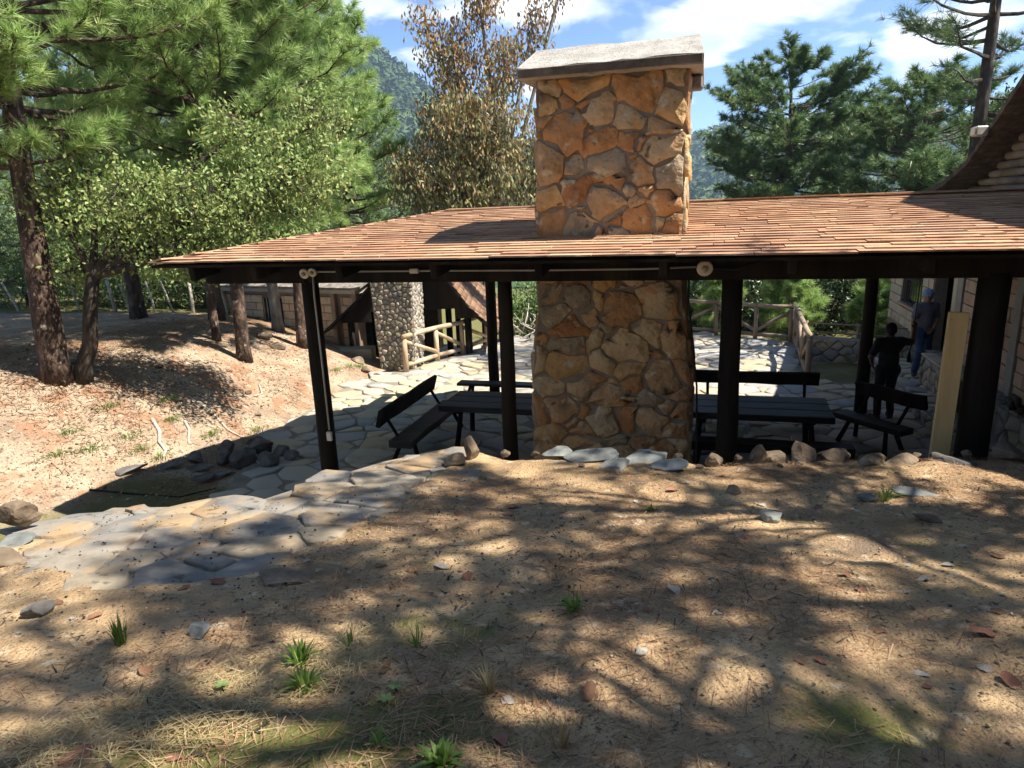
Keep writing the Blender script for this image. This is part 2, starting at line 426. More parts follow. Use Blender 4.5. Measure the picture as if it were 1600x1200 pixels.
# ------------------------------------------------------------------ terrain
CP = [(-4.6, 11.9, -.02), (-4.45, 13.5, -.02), (-4.1, 15.5, 0.0), (-3.5, 17.0, 0), (-4.3, 10.6, -.02), (-4.0, 9.2, -.02), (-2.5, 8.5, -.02),
      (0, 8, -.03), (4, 8, -.03), (8, 8, 0), (0, 14, -.03), (4, 14, -.03), (-2, 12, -.03), (2, 18, -.03), (5, 18, -.03), (8, 14, -.02), (10, 10, .1),
      (-6.5, 8.9, .12), (-7.4, 8.1, .15), (-5.2, 8.6, -.02), (-5.4, 9.6, .05), (-4.6, 7.4, .05), (-6, 7, .12), (-9, 7.2, .35),
      (-7.3, 9.7, .72), (-6.35, 10.3, .42), (-5.7, 11.0, .33), (-6.1, 11.5, .78), (-6.25, 12.6, .88), (-5.55, 12.6, .52), (-7.76, 11.5, 1.45), (-8.6, 10, 1.2), (-10, 9, 1.2),
      (-6.56, 15.5, 1.12), (-6.04, 15.3, .93), (-5.2, 14.6, .52), (-5.11, 17, .75), (-4.5, 16.4, .38), (-6.02, 18, .98), (-4.3, 18.2, .3), (-4.6, 19.6, .2),
      (-15, 21, 1.41), (-10, 21, 1.12), (-8, 21, 1.0), (-12, 15, 1.55), (-14, 11, 1.7), (-20, 14, 1.9), (-20, 25, 1.4), (-12, 30, .8), (-6, 26, .2),
      (-2.6, 20.5, -.9), (-.5, 22.5, -1.1), (-3.5, 23, -1.0), (2.5, 24, -.9), (-1.7, 18.9, -.12), (-3.0, 19.2, -.3),
      (6, 22.5, -.5), (9.5, 20.5, -.5), (8.8, 17, -.1), (12, 18, 0), (14, 12, .4), (16, 25, -.5), (8, 30, -1.5), (0, 32, -2.0), (-10, 40, -.5), (20, 40, -2), (25, 15, .5), (-30, 30, 1.5), (30, 30, -1)]
CP = np.array(CP, float)
def _tps(r2): return np.where(r2 > 1e-9, r2 * np.log(np.maximum(r2, 1e-9)), 0)
_n = len(CP)
_K = _tps(((CP[:, None, :2] - CP[None, :, :2]) ** 2).sum(-1)) + np.eye(_n) * 1.2
_P = np.hstack([np.ones((_n, 1)), CP[:, :2]])
_A = np.block([[_K, _P], [_P.T, np.zeros((3, 3))]])
_w = np.linalg.solve(_A, np.concatenate([CP[:, 2], np.zeros(3)]))
# outline of the paved court, world xy
PATIO = [(-3.6, 7.2), (-4.35, 9.3), (-4.55, 11.9), (-4.35, 13.5), (-3.95, 15.5), (-3.3, 16.9), (-2.6, 17.4), (-1.9, 18.5), (-1.2, 19.1), (-.55, 20.3),
         (1.5, 21.6), (3.6, 22.0), (5.5, 20.9), (7.1, 19.5), (7.9, 18.8), (6.6, 14.9), (7.2, 14.2), (8.2, 14.4), (6.9, 9.0), (6.0, 6.2), (0, 7)]
def inside(poly, x, y):
    x = np.asarray(x, float); y = np.asarray(y, float); r = np.zeros(x.shape, bool); n = len(poly)
    for i in range(n):
        x1, y1 = poly[i]; x2, y2 = poly[(i + 1) % n]
        c = ((y1 > y) != (y2 > y)) & (x < (x2 - x1) * (y - y1) / (y2 - y1 + 1e-12) + x1)
        r ^= c
    return r
def polydist(poly, x, y, closed=True):
    x = np.asarray(x, float); y = np.asarray(y, float); d = np.full(x.shape, 1e9); n = len(poly)
    for i in range(n if closed else n - 1):
        x1, y1 = poly[i]; x2, y2 = poly[(i + 1) % n]
        dx, dy = x2 - x1, y2 - y1
        t = np.clip(((x - x1) * dx + (y - y1) * dy) / (dx * dx + dy * dy), 0, 1)
        d = np.minimum(d, np.hypot(x - x1 - t * dx, y - y1 - t * dy))
    return d
def H(x, y):
    """height of the natural ground"""
    x = np.asarray(x, float); y = np.asarray(y, float); sh = x.shape
    X = x.ravel(); Y = y.ravel()
    cx_, cy_ = np.clip(X, -34, 34), np.clip(Y, 2, 44)
    z = np.zeros_like(X)
    for s in range(0, len(X), 20000):
        d2 = (cx_[s:s + 20000, None] - CP[None, :, 0]) ** 2 + (cy_[s:s + 20000, None] - CP[None, :, 1]) ** 2
        z[s:s + 20000] = _tps(d2) @ _w[:_n] + _w[_n] + _w[_n + 1] * cx_[s:s + 20000] + _w[_n + 2] * cy_[s:s + 20000]
    far = np.hypot(X - cx_, Y - cy_)
    z = z - 14 * (1 - np.exp(-far / 60.0))
    rough = .10 * fbm(X * .55, Y * .55, 4) + .05 * fbm(X * 2.3, Y * 2.3, 3)
    ins = inside(PATIO, X, Y); pd = polydist(PATIO, X, Y)
    k = np.where(ins, 0, np.clip(pd / .9, 0, 1))
    z = np.where(ins, -.07, z * np.clip(.25 + k, 0, 1) + rough * k - .05 * (1 - k))
    return z.reshape(sh)

# raised bank the photographer stands on
BANK = [(-24, -9), (-9, 1.2), (-6.0, 2.9), (-4.4, 3.95), (-3.5, 4.55), (-3.3, 5.3), (-2.75, 5.12), (-2.45, 5.3), (-2.16, 5.16), (-1.74, 5.96), (-1.32, 6.59), (-.72, 7.1), (-.35, 6.95), (0.0, 6.55), (.9, 6.3),
        (1.9, 5.86), (2.7, 5.95), (3.45, 5.92), (4.47, 5.85), (6.5, 5.7), (9, 5.3), (24, 2), (24, -30), (-24, -30)]
PATHL = [(-3.46, 4.5), (-3.3, 5.25), (-2.2, 5.15), (-1.74, 5.92), (-1.32, 6.55), (-.72, 7.05), (-.42, 6.9), (-.55, 5.9), (-.90, 4.85), (-1.10, 4.3), (-1.35, 3.8), (-1.6, 3.52), (-2.0, 3.46), (-2.45, 3.4), (-3.0, 3.75), (-3.4, 4.1)]
def HB(x, y):
    """height of the bank top"""
    x = np.asarray(x, float); y = np.asarray(y, float)
    z = 2.45 - .137 * np.clip(y, -3, 9) + .34 * np.maximum(0, -y - 1.5)  # unseen slope behind the viewpoint, raised to block sky light
    z = z + .07 * fbm(x * .5 + 3, y * .5, 3) + .035 * fbm(x * 1.9, y * 1.9 + 9, 3) + .018 * fbm(x * 6.5, y * 6.5, 3) + .010 * fbm(x * 19, y * 19, 2)
    pth = inside(PATHL, x, y); pd = polydist(PATHL, x, y)
    flat = 2.45 - .137 * y
    edge_ = .07 + .16 * (fbm(x * 2.2, y * 2.2 + 3, 3) + .1)          # sand drifts over the rim of the flags
    sgn = np.where(pth, pd, -pd)
    ins_ = np.clip((sgn - edge_) / .05, 0, 1)
    z = z + (flat + .014 + .010 * fbm(x * 6, y * 6, 2) - z) * np.where(pth, 1, np.exp(-(pd / .30) ** 2))
    return z * (1 - ins_) + (flat - .035) * ins_

def grid_mesh(name, xs, ys, zf, keep=None):
    X, Y = np.meshgrid(xs, ys)
    Z = zf(X, Y)
    V = np.stack([X.ravel(), Y.ravel(), Z.ravel()], 1)
    nx, ny = len(xs), len(ys)
    i = np.arange((ny - 1) * (nx - 1)); r = i // (nx - 1); c = i % (nx - 1)
    a = r * nx + c
    F = np.stack([a, a + 1, a + nx + 1, a + nx], 1)
    if keep is not None:
        cxx = V[F].mean(1); F = F[keep(cxx[:, 0], cxx[:, 1])]
    return fast_mesh(name, V, F)
def uneven(lo, hi, a, b, step, grow=1.22):
    out = list(np.arange(a, b + 1e-6, step)); s = step; x = a
    while x > lo: s *= grow; x -= s; out.insert(0, x)
    s = step; x = b
    while x < hi: s *= grow; x += s; out.append(x)
    return np.array(out)
ground = link('ground', grid_mesh('ground', uneven(-900, 900, -17, 13, .16), uneven(-60, 900, 5.5, 24, .15), H), [M_dirt, M_moss], smooth=True)
tag(ground, 'sunlit sandy hillside ground littered with pine needles', None, None, 'structure')
# moss and grass grow in the damp gutter, on the lawn patch and behind the fences
_c = np.empty(len(ground.data.vertices) * 3, np.float32); ground.data.vertices.foreach_get('co', _c); _c = _c.reshape(-1, 3)
_x, _y, _z = _c[:, 0].astype(float), _c[:, 1].astype(float), _c[:, 2]
_nn = .9 * fbm(_x * 1.1, _y * 1.1, 4) + .5 * fbm(_x * 5, _y * 5, 3)
_gut = np.clip((.28 - _z) / .2, 0, 1) * np.clip((_x + 7.6) / .5, 0, 1) * np.clip((10.3 - _y) / .6, 0, 1) * .95
_lawn = np.exp(-((_x - 7.9) / 1.1) ** 4 - ((_y - 15.6) / 1.1) ** 4)
_back = np.clip((_y - 20.0) / 1.2, 0, 1) + np.clip((_x - 8.2) / .8, 0, 1) * np.clip((_y - 16.8) / .8, 0, 1)
_mo = np.clip((np.maximum(np.maximum(_gut, _lawn), np.clip(_back, 0, 1)) + .55 * _nn - .32) * 1.9, 0, .92)
_a = ground.data.attributes.new('moss', 'FLOAT', 'POINT'); _a.data.foreach_set('value', _mo.astype(np.float32))

# bank: top sheet with a wall of earth below its edge
def build_bank():
    step = .045
    xs = np.concatenate([np.arange(-24, -9, 1.0), np.arange(-9, -4.2, .2), np.arange(-4.2, 6.2, step), np.arange(6.2, 9.01, .2), np.arange(10, 24.1, 1.0)])
    ys = np.concatenate([np.arange(-30, -6, 1.0), np.arange(-6, .8, .3), np.arange(.8, 7.2, step)])
    X, Y = np.meshgrid(xs, ys)
    me_z = HB(X, Y)
    ins = inside(BANK, X, Y); d = polydist(BANK[:-2], X, Y, closed=False)
    me_z = np.where(ins, me_z - .10 * np.exp(-(d / .10) ** 2), me_z - .16 - d * 9.0)
    me_z = np.maximum(me_z, -.25)
    V = np.stack([X.ravel(), Y.ravel(), me_z.ravel()], 1)
    nx, ny = len(xs), len(ys)
    i = np.arange((ny - 1) * (nx - 1)); r = i // (nx - 1); c = i % (nx - 1); a = r * nx + c
    F = np.stack([a, a + 1, a + nx + 1, a + nx], 1)
    q = V[F]; keep = (q[:, :, 2].max(1) > -.24)
    o = link('earth_bank', fast_mesh('earth_bank', V, F[keep]), M_sand, smooth=True)
    x, y = V[:, 0], V[:, 1]; n1 = fbm(x * 1.6 + 4, y * 1.6, 4); n2 = fbm(x * 14, y * 14, 3)
    g = 1.05 * np.exp(-((x + .95 - (y - 2.1) * 1.3) / .8) ** 2 - ((y - 2.05) / .32) ** 2) + .75 * np.exp(-((x - 1.15) / .35) ** 2 - ((y - 2.0) / .25) ** 2) + .5 * np.exp(-((x + .3) / .5) ** 2 - ((y - 2.9) / .3) ** 2)
    mo = np.clip((1.25 * g + .7 * n1 + .5 * n2 - .30) * 1.7, 0, .9)
    a = o.data.attributes.new('moss', 'FLOAT', 'POINT'); a.data.foreach_set('value', mo.astype(np.float32))
    return o
bank = tag(build_bank(), 'raised sandy bank of bare earth above the paved court', None, None, 'structure')

# ------------------------------------------------------------------ stone laying
def clip_poly(poly, px, py, nx_, ny_):
    out = []; n = len(poly)
    for i in range(n):
        a = poly[i]; b = poly[(i + 1) % n]
        da = (a[0] - px) * nx_ + (a[1] - py) * ny_; db = (b[0] - px) * nx_ + (b[1] - py) * ny_
        if da <= 0: out.append(a)
        if (da < 0 < db) or (db < 0 < da):
            t = da / (da - db); out.append((a[0] + (b[0] - a[0]) * t, a[1] + (b[1] - a[1]) * t))
    return out
def scatter(x0, x1, y0, y1, d, rng, ax=1.0, vary=.35):
    """dart throwing with varying spacing; ax stretches along x"""
    pts = []; tries = 0; cell = {}
    need = int((x1 - x0) * (y1 - y0) / (d * d * ax) * 40)
    for _ in range(need):
        x, y = rng.uniform(x0, x1), rng.uniform(y0, y1)
        r = d * rng.uniform(1 - vary, 1 + vary * .6)
        gx, gy = int(x / (d * ax)), int(y / d); ok = True
        for i in range(gx - 2, gx + 3):
            for j in range(gy - 2, gy + 3):
                for (a, b, rr) in cell.get((i, j), ()):
                    if ((x - a) / ax) ** 2 + (y - b) ** 2 < (.5 * (r + rr)) ** 2: ok = False; break
                if not ok: break
            if not ok: break
        if ok: cell.setdefault((gx, gy), []).append((x, y, r)); pts.append((x, y))
    return pts
def voronoi(pts, box, ax=1.0, wt=0.0, seed=1):
    x0, x1, y0, y1 = box; P_ = np.array(pts); cells = []; wg = np.random.default_rng(seed).uniform(-1, 1, len(pts)) * wt
    for i, (x, y) in enumerate(pts):
        d2 = ((P_[:, 0] - x) / ax) ** 2 + (P_[:, 1] - y) ** 2
        nb = np.argsort(d2)[1:18]
        poly = [(x0, y0), (x1, y0), (x1, y1), (x0, y1)]
        for j in nb:
            k_ = min(.85, max(.15, .5 + .5 * (wg[i] - wg[j]) / d2[j])); mx, my = x + (P_[j, 0] - x) * k_, y + (P_[j, 1] - y) * k_
            poly = clip_poly(poly, mx, my, (P_[j, 0] - x) / ax ** 2, P_[j, 1] - y)
            if len(poly) < 3: break
        if len(poly) >= 3: cells.append(poly)
    return cells
def shape_stone(poly, gap, rng, rough=.12):
    """inset a cell and roughen its outline"""
    n = len(poly); cx_ = sum(p[0] for p in poly) / n; cy_ = sum(p[1] for p in poly) / n
    size = math.sqrt(max(1e-6, abs(sum(poly[i][0] * poly[(i + 1) % n][1] - poly[(i + 1) % n][0] * poly[i][1] for i in range(n))) / 2))
    ins = poly
    for i in range(n):
        a = poly[i]; b = poly[(i + 1) % n]; ex, ey = b[0] - a[0], b[1] - a[1]; L = math.hypot(ex, ey)
        if L < 1e-6: continue
        nx_, ny_ = ey / L, -ex / L
        if (cx_ - a[0]) * nx_ + (cy_ - a[1]) * ny_ > 0: nx_, ny_ = -nx_, -ny_
        g = gap * rng.uniform(.45, 1.5)
        ins = clip_poly(ins, a[0] - nx_ * g, a[1] - ny_ * g, nx_, ny_)
        if len(ins) < 3: return None, size
    out = []; n = len(ins)
    for i in range(n):
        a = ins[i]; b = ins[(i + 1) % n]; L = math.hypot(b[0] - a[0], b[1] - a[1])
        if L < size * .05: continue
        c1 = rng.uniform(.03, .13); c2 = 1 - rng.uniform(.03, .13)
        for t in (c1, c2) if L < size * .6 else (c1, .5, c2):
            j = rng.uniform(-1, 1) * rough * size * (.35 if t != .5 else .5) * .35
            out.append((a[0] + (b[0] - a[0]) * t + (b[1] - a[1]) / L * j, a[1] + (b[1] - a[1]) * t - (b[0] - a[0]) / L * j))
    return (out if len(out) >= 4 else None), size
def stone_geo(out, f, depth, rng, dome=.15, back=-.03):
    """rings of a stone: f(a, b, d) maps the wall plane plus outward distance to world"""
    n = len(out); cx_ = sum(p[0] for p in out) / n; cy_ = sum(p[1] for p in out) / n
    tilt = (rng.uniform(-1, 1) * .10, rng.uniform(-1, 1) * .10)
    def dd(a, b, d): return d + (a - cx_) * tilt[0] + (b - cy_) * tilt[1]
    V_ = []; 
    for (a, b) in out: V_.append(f(a, b, back))
    for (a, b) in out: V_.append(f(a, b, dd(a, b, depth * (.62 + rng.uniform(-.1, .1)))))
    for (a, b) in out:
        k = 1 - dome; V_.append(f(cx_ + (a - cx_) * k, cy_ + (b - cy_) * k, dd(a, b, depth * (.95 + rng.uniform(-.10, .10)))))
    V_.append(f(cx_, cy_, depth * rng.uniform(.92, 1.12)))
    F_ = []
    for i in range(n):
        j = (i + 1) % n
        F_ += [(i, j, n + j), (i, n + j, n + i), (n + i, n + j, 2 * n + j), (n + i, 2 * n + j, 2 * n + i), (2 * n + i, 2 * n + j, 3 * n)]
    return V_, F_
def ccw(poly):
    s = sum(poly[i][0] * poly[(i + 1) % len(poly)][1] - poly[(i + 1) % len(poly)][0] * poly[i][1] for i in range(len(poly)))
    return poly if s > 0 else poly[::-1]
def lay(cells, f, gap, depth, parent, name, m_one, m_field, limit, rng, key=None, rough=.12, dome=.15, flip=False, vary=.35):
    """builds each cell as a stone of its own up to the limit, the rest as one field"""
    st = []
    for c in cells:
        o, s = shape_stone(ccw(c), gap, rng, rough)
        if o: st.append((o, s))
    if key: st.sort(key=lambda t: key(sum(p[0] for p in t[0]) / len(t[0]), sum(p[1] for p in t[0]) / len(t[0])))
    fv, ff, fr = [], [], []
    for i, (o, s) in enumerate(st):
        V_, F_ = stone_geo(o, f, depth * rng.uniform(1 - vary, 1 + vary), rng, dome)
        if flip: F_ = [t[::-1] for t in F_]
        if i < limit:
            me = fast_mesh(name, [tuple(v) for v in V_], F_)
            link(name, me, m_one, parent)
        else:
            b = len(fv); fv += [tuple(v) for v in V_]; ff += [tuple(b + k for k in t) for t in F_]; fr += [rng.random()] * len(V_)
    if fv:
        o = link(name + '_field', fast_mesh(name + '_field', fv, ff, rnd=fr), m_field, parent)
        o['kind'] = 'stuff'
    return len(st)

# ------------------------------------------------------------------ paved court
def sheet(name, poly, z, m, parent=None):
    import bmesh
    bm = bmesh.new(); vs = [bm.verts.new((x, y, z)) for x, y in poly]
    fc = bm.faces.new(vs); bmesh.ops.triangulate(bm, faces=[fc]); bmesh.ops.recalc_face_normals(bm, faces=bm.faces)
    for f_ in bm.faces:
        if f_.normal.z < 0: f_.normal_flip()
    me = bpy.data.meshes.new(name); bm.to_mesh(me); bm.free()
    return link(name, me, m, parent)
patio = tag(sheet('patio', PATIO, -.012, M_patmortar), 'paved court of irregular flagstones under and beyond the shelter', None, None, 'structure')
rg = random.Random(21)
pts = scatter(-5, 8.6, 6, 22.5, .47, rg, ax=1.15, vary=.4)
cells = voronoi(pts, (-5.5, 9, 5.5, 23), ax=1.1, wt=.07)
def in_patio(c):
    x = np.array([p[0] for p in c]); y = np.array([p[1] for p in c]); return inside(PATIO, x, y).all() or inside(PATIO, [x.mean()], [y.mean()])[0]
cells = [c for c in cells if in_patio(c)]
lay(cells, lambda a, b, d: (a, b, d - .012), .020, .022, patio, 'flagstone', M_flag, M_flag_field, 300, rg,
    key=lambda x, y: math.hypot(x, y) if y > 10.2 + .1 * abs(x) else 99, rough=.2, dome=.08, vary=.2)

# flagstone path along the edge of the bank
stone_path = tag(sheet('stone_path', [(x, y) for x, y in PATHL], 0, M_patmortar), 'flagstone path along the edge of the bank', None, None, 'structure')
for v_ in stone_path.data.vertices: v_.co.z = 2.45 - .137 * v_.co.y - .012
rg = random.Random(5)
pts = scatter(-3.8, -.2, 3.2, 7.3, .36, rg, ax=1.1, vary=.4)
cells = [c for c in voronoi(pts, (-4, 0, 3.1, 7.5), wt=.045) if inside(PATHL, [sum(p[0] for p in c) / len(c)], [sum(p[1] for p in c) / len(c)])[0]]
lay(cells, lambda a, b, d: (a, b, 2.45 - .137 * b + d * .8 - .012), .012, .026, stone_path, 'flagstone', M_flagpath, M_flag_field, 300, rg, rough=.35, dome=.05, vary=.3)
# rough stone wall that holds the path up
rg = random.Random(6)
edge = [(-3.5, 4.55), (-3.3, 5.3), (-2.75, 5.12), (-2.45, 5.3), (-2.16, 5.16), (-1.74, 5.96), (-1.32, 6.59), (-.72, 7.1)]

# ------------------------------------------------------------------ far hills and their forest
def HILL(x, y):
    x = np.asarray(x, float); y = np.asarray(y, float)
    z = 152 * np.exp(-((x + 175) / 150) ** 2 - ((y - 640) / 230) ** 2)
    z = z + 88 * np.exp(-((x - 330) / 420) ** 2 - ((y - 860) / 260) ** 2) + 70 * np.exp(-((x + 520) / 260) ** 2 - ((y - 520) / 260) ** 2)
    z = z + 60 * np.exp(-((x - 900) / 300) ** 2 - ((y - 600) / 300) ** 2)
    z = z + 10 * fbm(x / 60, y / 60, 4) * np.clip((y - 200) / 200, 0, 1)
    return z - 14
hills = link('hills', grid_mesh('hills', np.arange(-900, 1201, 20.), np.arange(150, 1301, 20.), HILL), M_hillfloor, smooth=True)
tag(hills, 'wooded mountain slopes behind the shelter', None, None, 'structure')
def forest():
    N = 17000; K = 13
    y = NR.uniform(190, 820, N * 4); x = NR.uniform(-.62, .75, N * 4) * y
    z = HILL(x, y); up = HILL(x, y + 12) - z
    ok = ((up > -1.5) & (z > -8)); x, y, z = x[ok][:N], y[ok][:N], z[ok][:N]; N = len(x)
    r = NR.uniform(1.6, 3.4, N) * (1 + (y - 200) / 900); h = r * NR.uniform(1.0, 1.9, N)
    d = NR.normal(0, 1, (N, K, 3)); d[:, :, 2] = np.abs(d[:, :, 2]) * 1.1 - .25; d /= np.linalg.norm(d, axis=2, keepdims=True)
    rad = NR.uniform(.55, 1.08, (N, K, 1)); sz = np.stack([r, r, h], 1)[:, None]
    c = d * rad * sz + np.stack([x, y, z + h * .7], 1)[:, None]
    t1 = np.cross(d, NR.normal(0, 1, d.shape)); t1 /= np.linalg.norm(t1, axis=2, keepdims=True); t2 = np.cross(d, t1)
    s = (r[:, None] * NR.uniform(.45, .8, (N, K)))[:, :, None]
    V = np.stack([c + t1 * s, c - t1 * s * .6 + t2 * s * .8, c - t1 * s * .5 - t2 * s * .8 - d * s * .3], 2).reshape(-1, 3)
    big = np.clip(.5 + .9 * fbm(x / 45, y / 45, 3) + NR.normal(0, .16, N), 0, 1)
    me = fast_mesh('forest', V, np.arange(len(V)).reshape(-1, 3), rnd=np.clip(np.repeat(big, K * 3) + np.repeat(NR.normal(0, .08, N * K), 3), 0, 1))
    return link('forest', me, M_forest)
tag(forest(), 'dense green forest covering the distant mountain slopes', 'forest', None, 'stuff')
# ------------------------------------------------------------------ the shelter
rg = random.Random(31)
UV = Vector((UX, UY, 0)); VV = Vector((VX, VY, 0)); ZV = Vector((0, 0, 1))
shelter = empty('picnic_shelter', W(0, 3), -YAW, 'open picnic shelter with black log posts and low brown shingle roof', 'shelter')
def log_post(p, q, z0, z1, r, parent, m=M_darkwood, dp=0, dq=0, name='post'):
    n = 7; path = []; rad = []
    for i in range(n):
        t = i / (n - 1)
        path.append(W(p + dp * t + rg.uniform(-.008, .008), q + dq * t + rg.uniform(-.008, .008), z0 + (z1 - z0) * t)); rad.append(r * (1.06 - .12 * t + rg.uniform(-.025, .025)))
    return MB().tube(path, rad, 14).build(name, m, parent, smooth=True)
for p, r in ((-4.93, .112), (-2.44, .088), (.035, .112), (2.40, .145)): log_post(p, 0, -.05, 3.2, r, shelter, dp=.0)
for p, r in ((-4.5, .108), (-2.2, .108), (.2, .108), (2.6, .108)): log_post(p, 6.0, -.05, 3.2, r, shelter)
for p in (-4.7, 2.5): log_post(p, 3.05, 3.3, 3.72, .09, shelter, name='king_post')
def beam(a, b, hw, hh, parent, name='beam', m=M_darkwood, up=ZV, bev=.015):
    a, b = Vector(a), Vector(b); d = (b - a); L = d.length; d.normalize(); s = d.cross(up).normalized(); t = s.cross(d)
    return MB().box((a + b) / 2, d * L / 2, s * hw, t * hh, bev).build(name, m, parent)
beam(W(-6.35, 0, 3.275), W(4.3, 0, 3.275), .10, .115, shelter, 'front_beam')
beam(W(-4.9, 6.0, 3.275), W(4.3, 6.0, 3.275), .10, .115, shelter, 'rear_beam')
beam(W(-4.75, .11, 3.262), W(-4.75, 5.89, 3.262), .08, .10, shelter, 'tie_beam')
beam(W(2.5, .11, 3.262), W(2.5, 5.89, 3.262), .08, .10, shelter, 'tie_beam')
beam(W(-4.3, 3.1, 3.79), W(4.3, 3.1, 3.79), .06, .07, shelter, 'ridge_beam')
# roof planes
E0 = W(-6.64, -.65, 3.46); E1 = W(4.35, -.65, 3.43); R0 = W(-4.23, 3.1, 3.90); R1 = W(4.35, 3.1, 3.92)
P1 = W(-5.66, 4.3, 3.44); P2 = W(-3.3, 6.5, 3.42); P3 = W(4.35, 6.55, 3.42)
def zroof(p, q):  # underside of the front slope
    return 3.445 + (q + .65) * .122
def rafter(p, qa=-.56, qb=3.05):
    a = W(p, qa, zroof(p, qa) - .125); b = W(p, qb, zroof(p, qb) - .125)
    return beam(a, b, .045, .085, shelter, 'rafter')
for p in (-6.16, -5.3, -4.2, -3.06, -1.9, -.64, .55, 1.7, 2.85, 4.0):
    lim = 3.05 if p > -4.3 else (p + 6.64) / 2.41 * 3.75 - .75
    if p in (-1.9, -.64): pass
    rafter(p, qb=max(lim, .12))
for p in (-3.0, -1.8, -.6, .6, 1.8, 3.0, 4.1):
    beam(W(p, 3.16, 3.735), W(p, 6.4, 3.33), .045, .07, shelter, 'rafter')
roof = MB()
def quad(mb, pts_, th=.03):
    n = len(pts_); lo = [Vector(p) - ZV * th for p in pts_]
    mb.add(list(pts_) + lo, [tuple(range(n)), tuple(range(n, 2 * n))[::-1]] + [(i, n + i, n + (i + 1) % n, (i + 1) % n) for i in range(n)])
lower = lambda P: P - ZV * .014
quad(roof, [lower(E0), lower(E1), lower(R1), lower(R0)]); quad(roof, [lower(E0), lower(R0), lower(P1)]); quad(roof, [lower(R0), lower(P2), lower(P1)]); quad(roof, [lower(R0), lower(R1), lower(P3), lower(P2)])
roof = roof.build('roof', M_darkwood, shelter)
# shingles: one unit slab, scaled and laid course by course
def unit_slab():
    me = bpy.data.meshes.new('shingle')
    vs = [(-.5, -.5, -.5), (.5, -.5, -.5), (.5, .5, -.5), (-.5, .5, -.5), (-.5, -.5, .5), (-.15, -.52, .55), (.2, -.49, .46), (.5, -.5, .5), (.5, .5, .5), (-.5, .5, .5)]
    fs = [(0, 3, 2, 1), (0, 1, 7, 6, 5, 4), (4, 5, 6, 7, 8, 9), (1, 2, 8, 7), (2, 3, 9, 8), (3, 0, 4, 9)]
    me.from_pydata(vs, [], fs); me.materials.append(M_shingle); me.update(); return me
SLAB = unit_slab(); SV = np.array([v.co[:] for v in SLAB.vertices]); SF = [tuple(p.vertices) for p in SLAB.polygons]
fieldV, fieldF, fieldR = [], [], []; single = [0]
def courses(A, B, Cc, Dd, expo, singles, wmin=.42, wmax=.95):
    """A-B eave, D-C ridge; rows run along A-B"""
    A, B, Cc, Dd = map(Vector, (A, B, Cc, Dd))
    slope = ((Dd + Cc) / 2 - (A + B) / 2); d1 = (B - A).normalized()
    nrm = d1.cross(slope).normalized()
    if nrm.z < 0: nrm = -nrm
    up = nrm.cross(d1).normalized(); up = up if up.dot(slope) > 0 else -up
    rise = (Dd - A).dot(up); rows = int(rise / expo)
    for r in range(rows + 1):
        t = r * expo / rise
        L = A + (Dd - A) * min(1, t); R_ = B + (Cc - B) * min(1, t)
        Lm = (L - A).dot(d1); Rm = (R_ - A).dot(d1)
        x = Lm - rg.uniform(0, .2)
        while x < Rm:
            w = rg.uniform(wmin, wmax); x2 = min(x + w, Rm)
            xs_ = max(x, Lm - .02)
            if x2 - xs_ > .04:
                ln = expo * 1.55; sag = .012 * math.sin(x * 1.7 + r * .1) + rg.uniform(-.004, .004)
                c = A + d1 * ((xs_ + x2) / 2) + up * (r * expo + ln / 2 - .03 + rg.uniform(-.008, .008)) + nrm * (.018 + sag * .5)
                tilt = math.atan2(.022, ln) + rg.uniform(-.012, .012); tw = rg.uniform(-.006, .006)
                u2 = (up * math.cos(tilt) - nrm * math.sin(tilt)); n2 = (nrm * math.cos(tilt) + up * math.sin(tilt)); d2 = (d1 + up * tw).normalized()
                M4 = Matrix((d2 * (x2 - xs_ - .006), u2 * ln, n2 * .017)).transposed().to_4x4(); M4.translation = c
                if single[0] < 300 and singles and Lm < (xs_ + x2) / 2:
                    o = bpy.data.objects.new('shingle', SLAB); COL.objects.link(o); o.parent = roof
                    o.matrix_parent_inverse = parent_matrix(roof).inverted(); o.matrix_basis = M4; single[0] += 1
                else:
                    Mn = np.array(M4); V_ = SV @ Mn[:3, :3].T + Mn[:3, 3]; b = len(fieldV)
                    fieldV.extend(map(tuple, V_)); fieldF.extend([tuple(b + k for k in f_) for f_ in SF]); fieldR.extend([rg.random()] * len(V_))
            x = x2 + .001
courses(E0, E1, R1, R0, .150, True)
courses(P1, E0, R0, R0, .150, False)
courses(P2, P1, R0, R0, .150, False)
courses(P3, P2, R0, R1, .150, False)
me = bpy.data.meshes.new('shingle_field'); me.from_pydata(fieldV, [], fieldF); me.update()
a_ = me.attributes.new('rnd', 'FLOAT', 'POINT'); a_.data.foreach_set('value', np.array(fieldR, np.float32))
o = link('shingle_field', me, M_shingles, roof); o['kind'] = 'stuff'
# ridge cap boards
for i in range(11):
    p0 = -4.2 + i * .78; beam(W(p0, 3.1, 3.945), W(min(p0 + .77, 4.34), 3.1, 3.945), .07, .012, roof, 'ridge_board', M_shingle)
